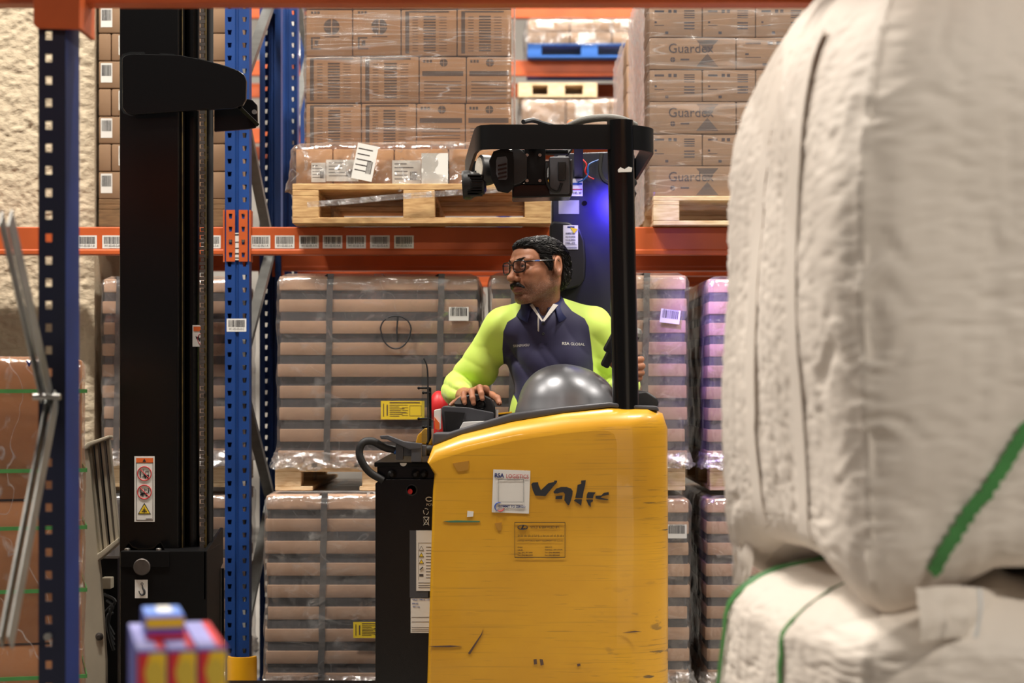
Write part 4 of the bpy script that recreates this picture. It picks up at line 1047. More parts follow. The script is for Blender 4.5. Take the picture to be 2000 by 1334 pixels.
# --- blue safety lamp behind the post
bl = MB().lathe([(.001,0),(.022,0),(.026,.008),(.024,.04),(.012,.05)], P(1222,392,6.55), (.5,.1,1), 22).build('blue_lamp', 'black_plastic', TR)
MB().lathe([(.001,-.002),(.018,-.001),(.018,.002)], P(1222,392,6.55), (.5,.1,1), 18).build('blue_lamp_lens', 'blue_lamp_glow', bl)
def spot(name, loc, aim, energy, col, angle, blend=.6, size=.03):
    d = bpy.data.lights.new(name, 'SPOT'); d.energy = energy; d.color = col; d.spot_size = math.radians(angle); d.spot_blend = blend; d.shadow_soft_size = size
    o = bpy.data.objects.new(name, d); o.location = Vector(loc)-origin(TR); o.rotation_euler = (Vector(aim)-Vector(loc)).to_track_quat('-Z','Y').to_euler(); COL.objects.link(o); o.parent = TR
spot('blue_lamp_light', P(1212,385,6.66), P(1176,450,6.9), 22, (.08,.05,1), 120, 1.0)
bl2 = MB().lathe([(.001,0),(.024,0),(.028,.01),(.026,.045),(.012,.055)], (rx_-.03,6.6,ZR0-.05), (-.7,-.3,.7), 22).build('side_lamp', 'black_plastic', TR)
spot('side_lamp_light', (rx_-.01,6.62,ZR0-.075), (1.05,7.15,1.25), 100, (.42,.26,1), 62, .9)

# --- mast
YM = 6.08
zt = Z(-70, YM)
mast = MB().box(X(233,YM),X(349,YM),YM,YM+.16,.2,zt).build('mast_channel', 'black_gloss', TR, bevel=.006)
MB().box(X(351,YM+.06),X(361,YM+.06),YM+.05,YM+.2,.2,zt).build('mast_rail', 'black_gloss', TR, bevel=.003)
MB().tube([P(356,1100,YM+.03),P(356,600,YM+.03),P(356,-60,YM+.03)], .0022, 8).build('yellow_cable', mat('cable_yellow', rgb(92,72,16), .6, var=.8, vscale=30, stretch=(1,1,1)), TR)
ramc = MB().tube([(X(376,YM+.08),YM+.08,.2),(X(376,YM+.08),YM+.08,zt)], .024, 24).build('lift_cylinder', 'black_gloss', TR)
ch_ = MB(); zz = Z(1080,YM); i = 0
while zz < zt:
    w_ = .0055 if i % 2 else .0085
    ch_.obox((X(395.5,YM+.02),YM+.02,zz+.006), (w_,0,0), (0,.004,0), (0,0,.0055)); zz += .0125; i += 1
ch_.build('lift_chain', 'bronze_metal', TR, smooth=False)
MB().tube([(X(401,YM+.04),YM+.04,.3),(X(401,YM+.04),YM+.04,zt)], .0045, 10).build('hydraulic_hose', 'cable_yellow', TR)
h2 = MB().tube([(X(409.5,YM+.06),YM+.06,.3),(X(409.5,YM+.06),YM+.06,zt)], .0125, 14).build('hydraulic_hose', 'dark_rubber', TR)
for py in (300, 490, 905):
    me = text_mesh('Flex my', .016, Matrix.Translation(P(404.5,py,YM+.046)-origin(TR)) @ Matrix.Rotation(-math.pi/2,4,'Y') @ FRONT, ext=.0001)
    add('hose_lettering', me, 'cable_yellow', h2)
yw = YM+.0515
wl_ = plate(TR, X(376,yw), X(392,yw), Z(677,yw), Z(635,yw), yw, 'paper', 'mast_sticker')
rects(wl_, [(X(378,yw),X(392,yw),Z(647,yw),Z(638,yw))], yw-.0004, 'orange_ink', 'header_print')
MB().tube([P(392+6*math.cos(a), 662+10*math.sin(a), yw-.0006) for a in np.linspace(1.6,4.7,14)], .0011, 5).build('ring_print', 'red_ink', wl_)
MB().prism_xz([(X(x,yw),Z(y,yw)) for x,y in ((382,656),(385,658),(388,657),(391,662),(391,668),(388,664),(383,661))], yw-.0008, yw-.0002).build('figure_print', 'ink', wl_, smooth=False)
# warning sticker on the channel
yc = YM-.0012
ws = plate(TR, X(262.5,yc), X(302,yc), Z(1019,yc), Z(891,yc), yc, 'paper', 'warning_sticker')
rects(ws, [(X(266,yc),X(299,yc),Z(903.5,yc),Z(894.5,yc))], yc-.0004, 'orange_ink', 'header_print')
MB().prism_xz([(X(278.5,yc),Z(902,yc)),(X(285.5,yc),Z(902,yc)),(X(282,yc),Z(895.5,yc))], yc-.0012, yc-.0006).build('header_triangle', 'ink', ws, smooth=False)
rects(ws, [(X(266,yc),X(266.8,yc),Z(1016,yc),Z(894,yc)),(X(298.4,yc),X(299.2,yc),Z(1016,yc),Z(894,yc)),(X(266,yc),X(299,yc),Z(1016,yc),Z(1015.2,yc)),(X(266,yc),X(299,yc),Z(904.2,yc),Z(903.5,yc)),(X(285,yc),X(297,yc),Z(1013.5,yc),Z(1012.8,yc))], yc-.0002, 'ink', 'border_print')
def no_sign(px,py,r,kind):
    MB().tube([P(px+r*math.cos(a), py+r*math.sin(a), yc-.0006) for a in np.linspace(0,6.2832,30)], .0017, 6).tube([P(px-r*.7,py-r*.7,yc-.0008),P(px+r*.7,py+r*.7,yc-.0008)], .0015, 6).build('prohibition_ring', 'red_ink', ws)
    b = MB(); B = lambda x0,x1,y0,y1: b.box(X(px+x0,yc),X(px+x1,yc),yc-.0009,yc-.0003,Z(py+y1,yc),Z(py+y0,yc))
    if kind == 0:
        b.ball(P(px-8,py-3,yc-.0006), (.0022,.0004,.0022), 10, 6); B(-9.2,-6.8,-1,4); B(-9,-8.3,4,8); B(-7.6,-6.9,4,8)
        B(-1,9,2,7); B(-1.5,-.7,-9,7); B(2,3,-4,2); B(2,8,-5,-4); B(7.5,8.3,-5,2); B(-5,-1,5.5,6.4); b.ball(P(px+2,py+8,yc-.0006), (.003,.0004,.003), 10, 6); b.ball(P(px+7,py+8,yc-.0006), (.003,.0004,.003), 10, 6)
    else:
        for q in (-7,8): b.ball(P(px+q,py-6,yc-.0006), (.002,.0004,.002), 10, 6); B(q-1,q+1,-4,2)
        B(-6,6,1,5); B(-8,-2,3,7); B(0,1,-7,2); B(1,5,-5,-4); b.ball(P(px-3,py+7,yc-.0006), (.003,.0004,.003), 10, 6); b.ball(P(px+4,py+7,yc-.0006), (.003,.0004,.003), 10, 6)
    b.build('pictogram', 'ink', ws, smooth=False)
no_sign(282,925,13.5,0); no_sign(282,961,13.5,1)
tri = lambda s: [(X(282-s,yc),Z(1004,yc)-(.0 if s > 11 else -.002)),(X(282+s,yc),Z(1004,yc)-(.0 if s > 11 else -.002)),(X(282,yc),Z(1004-s*1.75,yc))]
MB().prism_xz(tri(12.5), yc-.0007, yc-.0002).build('triangle_edge', 'ink', ws, smooth=False)
MB().prism_xz(tri(10.6), yc-.0011, yc-.0006).build('triangle_print', 'yellow_sheet', ws, smooth=False)
MB().box(X(277,yc),X(287,yc),yc-.0016,yc-.001,Z(999.5,yc),Z(998.2,yc)).box(X(281.4,yc),X(282.6,yc),yc-.0016,yc-.001,Z(1002,yc),Z(991,yc)).box(X(279,yc),X(285,yc),yc-.0016,yc-.001,Z(996.5,yc),Z(995.2,yc)).build('hand_print', 'ink', ws, smooth=False)
# mast foot block
YK = 5.99
fb = MB().box(X(235,YK),X(404,YK),YK,YK+.28,.12,Z(1076,YK)).build('mast_foot', 'black_metal', TR, bevel=.004)
MB().box(X(238,YK),X(331,YK),YK-.004,YK+.02,Z(1108,YK),Z(1077,YK)).build('cover_plate', 'black_metal', fb, bevel=.002)
MB().lathe([(.001,.012),(.025,.012),(.0275,.010),(.0275,-.002)], P(278,1107,YK), (0,-1,0), 32).build('pivot_cap', 'bronze_metal', fb)
hk = plate(fb, X(264,YK), X(289,YK), Z(1168,YK), Z(1132,YK), YK-.005, 'paper', 'hook_sticker')
hkp = [P(278,1143,YK-.006),P(279,1149,YK-.006),P(282,1154,YK-.006),P(281.5,1160,YK-.006),P(276.5,1162,YK-.006),P(272.5,1158,YK-.006),P(271.5,1154,YK-.006)]
MB().tube(spline(hkp), [.0014+.0022*math.sin(math.pi*min(1,i/30)) for i in range(len(spline(hkp)))], 8).build('hook_print', 'ink', hk)
MB().tube([P(277.5+2.2*math.cos(a),1140.5+2.4*math.sin(a),YK-.006) for a in np.linspace(0,6.28,14)], .0009, 6).build('hook_eye', 'ink', hk)
rows = []
for x,y in ((244,1074),(247,1062),(252,1058),(258,1066),(270,1071),(285,1071),(300,1069),(308,1060),(314,1057),(319,1066),(322,1076)):
    rows.append([P(x,y,YK+.03),P(x,y,YK+.12),P(x,y+3,YK+.12),P(x,y+3,YK+.03)])
MB().grid(rows, True).build('lifting_bridge', 'black_gloss', fb)
for px in (249,310):
    MB().lathe([(.009,0),(.009,.006),(.006,.008)], P(px,1075,YK+.025), (0,0,1), 8).build('bolt', 'screw_metal', fb)
# side plate running back from the foot
sp = [P(404,1076,YK),P(436,1030,YK+.36),P(436,1100,YK+.36),P(404,1172,YK)]
q = [v+Vector((-.012,0,0)) for v in sp]
MB().addm(sp+q, [(0,1,2,3),(7,6,5,4),(0,4,5,1),(1,5,6,2),(2,6,7,3),(3,7,4,0)]).build('foot_side_plate', 'bronze_metal' if False else 'black_metal', TR, bevel=.003)
for px in (420, 430):
    MB().tube([(X(px,YK+.3),YK+.3,.1),(X(px,YK+.3),YK+.3,Z(1110,YK+.3))], .014, 12).build('tilt_cylinder', 'black_gloss', TR)
# head plate of the mast
YH = 6.0
hp = [(238,114),(246,107),(262,105),(350,107),(400,117),(440,128),(466,138),(477,146),(481,158),(480,195),(474,206),(455,212),(405,214),(330,219),(262,224),(246,220),(239,210)]
plt_ = MB().prism_xz([(X(x,YH),Z(y,YH)) for x,y in hp], YH, YH+.02).build('mast_head_plate', 'black_gloss', TR, bevel=.003)
hp2 = [(234,116),(240,106),(255,102),(283,102),(284,107),(312,107),(313,104),(340,106),(346,112),(346,218),(284,225),(256,227),(242,222),(235,210)]
MB().prism_xz([(X(x,YH+.03),Z(y,YH+.03)) for x,y in hp2], YH+.022, YH+.03).build('clear_backing', 'clear_panel', TR)
MB().prism_xz([(X(x,YH+.15),Z(y,YH+.15)) for x,y in ((419,214),(484,194),(494,196),(503,206),(504,240),(500,250),(485,253),(419,258))], YH+.14, YH+.155).build('head_rear_plate', 'black_gloss', TR, bevel=.003)
a_, c_ = P(462,204,YH+.02), P(497,238,YH+.14)
MB().bar(a_, c_, .012, .045, up=(0,1,0)).build('head_arm', 'black_metal', TR, bevel=.002)
MB().cyl(P(497,219,YH+.135), (0,1,0), .008, .012, 12).build('head_bolt', 'screw_metal', TR)

# ------------------------------------------------------------------ beige steel cover left of the mast
YG = 6.35
g = thing('slatted_steel_cover', 'beige steel cover with a slatted opening, left of the black mast', 'machine cover', (X(185,YG), YG, 0))
pan = MB().prism_xz([(X(x,YG),Z(y,YG)) for x,y in ((150,1410),(150,890),(160,878),(163,870),(170,868),(176,905),(190,1060),(193,1092),(196,1120),(207,1290),(207,1410)) if True], YG, YG+.03).build('panel', 'beige_steel', g, bevel=.004)
MB().prism_xz([(X(x,YG),Z(y,YG)) for x,y in ((160,876),(172,864),(214,850),(216,856),(180,870),(170,878))], YG-.01, YG+.05).build('top_rim', 'beige_steel', g, bevel=.004)
MB().prism_xz([(X(x,YG),Z(y,YG)) for x,y in ((190,1082),(200,1075),(232,1050),(234,1060),(212,1080),(192,1096))], YG-.01, YG+.05).build('lower_rim', 'beige_steel', g, bevel=.004)
for (xa,xb) in ((173,193),(185,203),(197,216),(208,226)):
    q = [(xa,868-(xa-172)*.3),(xa+6,866-(xa-172)*.3),(xb+8,1075-(xb-190)*.55),(xb+1,1080-(xb-190)*.55)]
    MB().prism_xz([(X(x,YG+.03),Z(y,YG+.03)) for x,y in q], YG+.02, YG+.05).build('slat', 'beige_steel', g, bevel=.003)
MB().prism_xz([(X(x,YG+.1),Z(y,YG+.1)) for x,y in ((172,872),(214,856),(230,1052),(195,1082))], YG+.09, YG+.1).build('back_sheet', 'black_metal', g)
MB().lathe([(.014,0),(.012,.006),(.007,.008),(.006,.012),(.001,.012)], P(194,1243,YG), (0,-1,0), 20).build('bolt', 'bronze_metal', g)
MB().box(X(197,YG+.12),X(232,YG+.12),YG+.1,YG+.2,0,Z(1090,YG+.12)).build('machine_frame', 'black_metal', g)
MB().box(X(198,YG+.06),X(218,YG+.06),YG+.05,YG+.1,Z(1150,YG+.06),Z(1128,YG+.06)).build('hinge_block', 'beige_steel', g, bevel=.004)
for i in range(4):
    MB().tube(spline([P(203+6*i,1160+12*i,YG+.08),P(225-5*i,1175+10*i,YG+.07),P(205+3*i,1200+14*i,YG+.08),P(222,1240+10*i,YG+.09)]), .006, 8).build('hose', 'dark_rubber', g)

# ------------------------------------------------------------------ wrapped brown cartons at the left edge
YL0 = 5.35
lx = X(160,YL0)
ang = math.radians(15)
W = thing('strapped_carton_stack', 'wrapped brown cartons with green straps behind the near blue post', 'carton load', (lx, YL0, 0), ang)
zz = [0.0, .12, Z(1255,YL0), Z(975,YL0), Z(702,YL0)]
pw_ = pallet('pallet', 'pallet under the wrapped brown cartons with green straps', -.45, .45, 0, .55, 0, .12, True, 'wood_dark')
pw_.location = (lx-math.cos(ang)*.46, YL0-math.sin(ang)*.46+.03, 0); pw_.rotation_euler = (0,0,ang)
for i in range(1,4):
    c = carton(W, -.9, 0, 0, .55, zz[i]+.003, zz[i+1]-.003, 'carton_warm')
film_shell(W, -.91, .01, -.012, .56, .12, zz[4]+.008, 'film_brown', amp=.006, seed=31, cut=40, fs=9)
text('vivid', .034, (-.125,-.016,Z(709,YL0)), 'navy_ink', W, local=True, bold=.001)
for py in (764,918,1029,1151,1319):
    z = Z(py,YL0)
    MB().box(-.915,.014,-.018,-.0145,z-.0055,z+.0055).box(.011,.0145,-.018,.56,z-.0055,z+.0055).build('strap', 'strap_green', W, local=True)
barcode(W, -.03, Z(830,YL0), .03, .075, -.015, 91, None, local=True)

# ------------------------------------------------------------------ near rack: post, braces, top beam
YN = 4.10; YNf = 4.23
xa, xb = X(75,YN), X(128,YN)
N_ = thing('rack_upright_frame', 'near blurred dark blue slotted upright with grey diagonal braces', 'rack frame', (xa, YN, 0))
b = MB(); W_ = xb-xa; pitch = .05; n = 66; c = X(95,YN)-xa; off = (Z(201,YN) % pitch)
for i in range(n):
    z0 = i*pitch+off-.025-pitch; z1_ = z0+pitch; s0 = z0+.016; s1 = s0+.018; hw = .0072
    z0c = max(z0,0)
    o = [(0,z0c),(W_,z0c),(W_,z1_),(0,z1_)]; q = [(c-hw,max(s0,z0c)),(c+hw,max(s0,z0c)),(c+hw,max(s1,z0c)),(c-hw,max(s1,z0c))]
    vs = [(x,0,z) for x,z in o+q] + [(x,.003,z) for x,z in q]
    b.addm(vs, [(0,1,5,4),(1,2,6,5),(2,3,7,6),(3,0,4,7),(4,5,9,8),(5,6,10,9),(6,7,11,10),(7,4,8,11)])
zT = n*pitch+off-.075
xf = X(155,YNf)-xa
b.build('post', 'rack_blue_shaded', N_, local=True, fix=False)
MB().addm([(W_,0,0),(W_+.002,.02,0),(xf,YNf-YN,0),(xf-.004,YNf-YN+.003,0),(W_-.004,.003,0),(W_,0,zT),(W_+.002,.02,zT),(xf,YNf-YN,zT),(xf-.004,YNf-YN+.003,zT),(W_-.004,.003,zT)], [(0,1,6,5),(1,2,7,6),(2,3,8,7),(3,4,9,8),(4,0,5,9)]).build('post_flange', 'rack_deep', N_, local=True, angle=20)
MB().box(-.03,.11,-.04,.18,0,.006).build('foot_plate', 'rack_blue_shaded', N_, local=True)
def brace_bar(a, b_, nm):
    MB().bar(a, b_, .045, .004, up=(1,0,0)).build(nm, 'galvanised', N_)
    d = Vector((-.018,0,0))
    MB().bar(Vector(a)+d, Vector(b_)+d, .004, .036, up=(0,0,1)).build(nm, 'galvanised', N_)
Jx = X(100,YN)
ja = Vector((X(98,YN-.02), YN-.02, Z(775,YN-.02)))
brace_bar(ja, (X(-10,3.66)+.03, 3.66, Z(425,3.66)), 'brace')
brace_bar(ja+Vector((.012,.01,.0)), (X(-10,3.66)+.03, 3.66, Z(1255,3.66)), 'brace')
MB().cyl(ja+Vector((.0,-.03,.0)), (1,0,0), .007, .06, 12).build('bolt', 'screw_metal', N_)
MB().cyl(P(94,1243,YN-.01), (0,1,0), .008, .02, 12).build('bolt', 'screw_metal', N_)
pn = MB().box(X(-219,3.05)-.02,X(-219,3.05)+.06,3.0,3.07,0,zT).build('rear_post', 'rack_blue_shaded', N_)
tb = beam(X(150,YN), 2.3, 4.16, Z(7.5,4.16)+.108, 'blurred orange beam along the top edge of the picture', conn=False, group='near beams')
cb = MB().prism_xz([(X(x,4.09),Z(y,4.09)) for x,y in ((66,-60),(66,48),(74,56),(150,58),(156,56),(158,-60))], 4.085, 4.095).build('connector', 'orange', tb, bevel=.002)
MB().box(X(148,4.1),X(158,4.1),4.095,4.24,Z(56,4.1),Z(-60,4.1)).build('connector_flange', 'orange', tb, bevel=.002)
tb2 = beam(-3.4, X(70,YN), 4.16, Z(7.5,4.16)+.108, 'blurred orange beam at the top left corner of the picture', conn=False, group='near beams')

# ------------------------------------------------------------------ white bulk bags
def bag_mat():
    m = mat('bag_fabric', rgb(226,215,202), .62, var=.06, vscale=3)
    nt = m.node_tree; b = nt.nodes['Principled BSDF']
    b.inputs['Subsurface Weight'].default_value = 0.0
    b.inputs['Sheen Weight'].default_value = .15
bag_mat()
TH = math.radians(8)
def bag(name, label, corner, side, z0, z1, seed, lean=0.0, flat=False):
    l = Vector((-math.sin(TH), math.cos(TH), 0)); r = Vector((math.cos(TH), math.sin(TH), 0))
    cen = Vector((corner[0], corner[1], 0)) + (l+r)*side/2
    t = thing(name, label, 'bulk bag', (cen.x, cen.y, z0))
    t.rotation_euler = (0,0,TH)
    H = z1-z0; nu, nv = 320, 200; rows = []
    hs = side/2; SH = .86 if flat else .68
    for k in range(nv+1):
        v = k/nv; row = []
        # half width along the height: pillow bottom, bulging belly, drawn-in shoulder
        if v < .10: q = v/.10; prof = .84 + .16*math.sqrt(max(0,1-(1-q)**2))
        elif v < SH: prof = 1.0 + .03*math.sin((v-.10)/(SH-.10)*math.pi)
        else:
            q = (v-SH)/(1-SH); prof = 1.0 - .46*(1-math.sqrt(max(0,1-q**2.0))) - .08*q
        for j in range(nu):
            a = 2*math.pi*j/nu; ca, sa = math.cos(a), math.sin(a)
            e = 8.0 if v < .62 else 8.0-4.6*(v-.62)/.38
            rr = (abs(ca)**e + abs(sa)**e)**(-1/e)
            ux, uy = rr*ca, rr*sa
            cor = max(0.0, min(abs(ux),abs(uy))); cor = max(0,(cor-.45)/.45); cor = min(cor,1)
            p = Vector((ux*hs*prof, uy*hs*prof, 0)); n_ = Vector((ux,uy,0)).normalized()
            s_ = a*4
            f1 = noise.noise((ca*2.4+seed, sa*2.4, v*2.6))*.026
            # creases running out from the corner seams
            fold = noise.noise((s_*1.3+seed*2, v*20+noise.noise((s_*1.7,v*7,seed))*3.4, seed))
            fold = -abs(fold)**.75*(.005+.020*cor*max(0,.45+1.2*noise.noise((s_*.8,v*4.5,seed+9))))
            fine = -abs(noise.noise((s_*2.6+seed, v*80, seed+4)))*.0050
            vert = -abs(noise.noise((s_*3.2+seed, v*3.0, seed+8)))*.008*(1-cor)
            seam = .007*math.exp(-(((abs(abs(ux)-abs(uy)))/.018)**2))
            d = f1+fold+fine+vert+seam
            p += n_*d
            z = v*H
            if v < .2: z += (-.035*cor + .05*(1-cor))*(1-v/.2)**2 
            if v > .7: z += noise.noise((ca*3+seed,sa*3,v*5))*.03*(v-.7)/.3 + .03*cor*0
            p.z = z
            row.append(p)
        rows.append(row)
    b = MB().grid(rows, True)
    b.addm(rows[0], [tuple(range(nu-1,-1,-1))]); b.addm(rows[-1], [tuple(range(nu))])
    b.build('bag_body', 'bag_fabric', t, local=True, angle=75, fix=False)
    return t, rows, H, hs
CB = (.568, 3.10)
BAG, rw, H1, hs1 = bag('bulk_bag', 'large white bulk bag, the upper of two at the right edge', CB, .93, .935, 2.13, 2.0)
# filling spout and lifting loops on the bag
MB().lathe([(.30,-.09),(.27,-.02),(.20,.03),(.14,.05),(.15,.12),(.17,.16)], (0,0,H1-.02), (0,0,1), 40).build('spout', 'bag_fabric', BAG, local=True)
def strap_on(bg_, rows, H, j0, z0, j1, z1, name, m, w=.03, out=.004, n=30):
    nu = len(rows[0]); nv = len(rows)-1; R = []
    for i in range(n+1):
        t_ = i/n; v = (z0+(z1-z0)*t_)/H; jj = j0+(j1-j0)*t_
        k = max(0,min(nv,int(round(v*nv)))); j = int(round(jj)) % nu
        # smooth over neighbours
        ps = [rows[max(0,min(nv,k+dk))][(j+dj)%nu] for dk in (-4,0,4) for dj in (-3,0,3)]
        c = sum(ps, Vector((0,0,0)))/9; nrm = Vector((math.copysign(1,c.x),0,0)) if abs(c.x) > abs(c.y) else Vector((0,math.copysign(1,c.y),0)); c = c + nrm*(out+.0005)
        R.append((c,nrm))
    rws = []
    for i,(c,nrm) in enumerate(R):
        d = (R[min(i+1,n)][0]-R[max(i-1,0)][0]).normalized(); sd = d.cross(nrm).normalized()*w/2
        rws.append([c-sd, c+sd, c+sd-nrm*.003, c-sd-nrm*.003])
    MB().grid(rws, True).build(name, m, bg_, local=True)
# ring index: corner towards the camera is at angle -135 deg -> j = nu*0.625
nu_ = 320; jc = int(nu_*.625)
strap_on(BAG, rw, H1, jc+8, .045, jc+24, .30, 'lifting_strap', 'strap_green', w=.024, out=.010)
strap_on(BAG, rw, H1, jc-22, .06, jc-22, 1.02, 'lifting_strap', 'bag_fabric', w=.06)
strap_on(BAG, rw, H1, jc-52, .06, jc-50, 1.02, 'lifting_strap', 'bag_fabric', w=.06)
strap_on(BAG, rw, H1, jc+1, .06, jc+1, 1.10, 'corner_seam', 'bag_fabric', w=.018, out=.001)
LOW, rl, H2, hs2 = bag('bulk_bag', 'white bulk bag with green strap loops, lower of two, cut by the bottom edge', (CB[0]-.02, CB[1]-.03), .98, .145, .955, 7.0, flat=True)
strap_on(LOW, rl, H2, jc-34, .10, jc-22, .80, 'lifting_strap', 'strap_green', w=.02, out=.006)
strap_on(LOW, rl, H2, jc-66, .05, jc-62, .80, 'lifting_strap', 'strap_green', w=.02, out=.012)
# loose flap and cord on top of the lower bag
def flap(pts_top, drop, seed, name, par):
    rows = []; o = ORG[par.name]; R_ = Matrix.Rotation(-TH,3,'Z')
    for k in range(13):
        v = k/12; r = []
        for i,p in enumerate(pts_top):
            q = Vector(p)+Vector((noise.noise((i*.6,v*3,seed))*.012, -.03*math.sin(v*2.2)+noise.noise((i*.8,v*4,seed+3))*.012, -drop*v))
            r.append(R_@(q-o))
        rows.append(r)
    MB().grid(rows).build(name, 'bag_fabric', par, local=True, fix=False)
flap([P(1428+i*3,1030+noise.noise((i*.7,0,0))*3,3.95-.01*i) for i in range(12)], .12, 2, 'loose_flap', LOW)
flap([P(1788+i*11,1150-6*math.sin(i*.25),3.06+.012*i) for i in range(18)], .085, 5, 'loose_flap', LOW)
R_ = Matrix.Rotation(-TH,3,'Z')
MB().tube([R_@(Vector(p)-ORG[LOW.name]) for p in spline([P(1913,1150,3.03),P(1915,1190,3.02),P(1910,1225,3.02),P(1905,1246,3.02)])], .0035, 8).build('tie_cord', 'white_plastic', LOW, local=True)
pallet('pallet', 'pallet under the two white bulk bags', .62, 1.58, 3.1, 4.06, 0, .142, True, 'wood', None)

# ------------------------------------------------------------------ blurred retail boxes close to the camera
YX = 2.55
mat('box_blue', rgb(40,70,170), .4); mat('box_red', rgb(196,44,48), .4); mat('box_yellow', rgb(226,184,40), .4); mat('box_lilac', rgb(150,150,206), .4)
RA = math.radians(14); RC = Vector((X(356,2.55), 2.55, 0))
def retail_box(px0, px1, pyt, label, hgt=.17, depth=.30, lying=False, dy=0.0):
    Y = YX+dy; x0, x1 = X(px0,Y), X(px1,Y); z1_ = Z(pyt,Y); w = x1-x0
    u_ = (x0+x1)/2-RC.x
    t = thing('retail_box', label, 'product box', (RC.x+u_*math.cos(RA)-dy*math.sin(RA), RC.y+u_*math.sin(RA)+dy*math.cos(RA), z1_-hgt), RA, group='small blue, red and yellow boxes near the camera')
    MB().box(-w/2,w/2,0,depth,0,hgt).build('box_body', 'box_blue', t, local=True, bevel=.0015)
    e = .0005
    if not lying:
        MB().box(-w/2+.001,w/2-.001,-e,0,hgt-.062,hgt-.004).build('front_panel', 'box_yellow', t, local=True)
        MB().prism_xz([(-w/2+.001,hgt-.062),(-w/2+.018,hgt-.062),(-w/2+.010,hgt-.03),(-w/2+.018,hgt-.004),(-w/2+.001,hgt-.004)], -2*e, -e).build('front_flash', 'box_red', t, local=True)
        b = MB()
        b.prism_xz([(.004+.013*math.cos(a), hgt-.034+.02*math.sin(a)) for a in np.linspace(0,6.1,18)], -3*e, -2*e)
        b.build('front_roundel', mat('box_gold', rgb(200,170,60), .4) if 'box_gold' not in M else 'box_gold', t, local=True)
        MB().box(-w/2+.014,w/2-.004,-e,0,.004,hgt-.07).build('front_lower', 'box_lilac', t, local=True)
        MB().box(-w/2+.001,w*.18,.004,depth-.004,hgt,hgt+e).build('top_panel', 'box_lilac', t, local=True)
        MB().box(w*.18,w/2-.001,.004,depth-.004,hgt,hgt+e).build('top_stripe', 'box_red', t, local=True)
    else:
        MB().box(-w/2+.001,w/2-.001,.02,depth-.004,hgt,hgt+e).build('top_panel', mat('box_sky', rgb(104,140,220), .4), t, local=True)
        MB().box(-w/2+.02,w/2-.014,.05,.12,hgt+e,hgt+2*e).build('top_print', 'paper', t, local=True)
        MB().box(-w/2+.001,w/2-.001,-e,0,hgt*.52,hgt-.002).build('front_panel', 'box_yellow', t, local=True)
        MB().box(-w/2+.001,w/2-.001,-e,0,.002,hgt*.3).build('front_panel', 'box_red', t, local=True)
    return t
retail_box(269, 326, 1268, 'left upright retail box of the blurred row at the bottom', dy=.0)
retail_box(328, 384, 1268, 'middle upright retail box of the blurred row at the bottom', dy=.0)
retail_box(386, 443, 1268, 'right upright retail box of the blurred row at the bottom', dy=.0)
retail_box(316, 391, 1203, 'blurred blue box lying on top of the upright boxes', hgt=Z(1203,YX+.09)-Z(1268,YX)-.001, depth=.13, lying=True, dy=.09)
sup = thing('shipping_carton', 'brown carton under the blurred retail boxes, below the picture edge', 'carton', (X(356,YX+.15), YX+.15, 0))
zs_ = Z(1268,YX)-.17-.001
MB().box(-.22,.22,-.2,.24,0,zs_).build('carton_body', 'carton', sup, local=True, bevel=.004)
MB().box(-.22,.22,-.004,.004,zs_,zs_+.0006).build('tape', 'carton_warm', sup, local=True)

# pallet and cartons added out of view on the near beams, to shade the bags
beam(-3.4, 2.3, 3.10, Z(7.5,4.16)+.108, 'rear beam of the near rack, above and behind the white bags', conn=False, group='near beams')
zu = Z(7.5,4.16)+.11
pallet('pallet', 'added unseen pallet on the near beam, shading the white bulk bags below', .45, 1.55, 3.08, 4.25, zu, .14, True, 'wood', None)
UL = thing('wrapped_carton_load', 'added unseen cartons on the near beam, shading the white bulk bags below', 'carton load', (.5, 3.12, zu+.142))
for r_ in range(3):
    for i in range(3):
        carton(UL, i*.33, i*.33+.327, 0, .52, r_*.24, r_*.24+.237, 'carton'); carton(UL, i*.33, i*.33+.327, .53, 1.05, r_*.24, r_*.24+.237, 'carton')
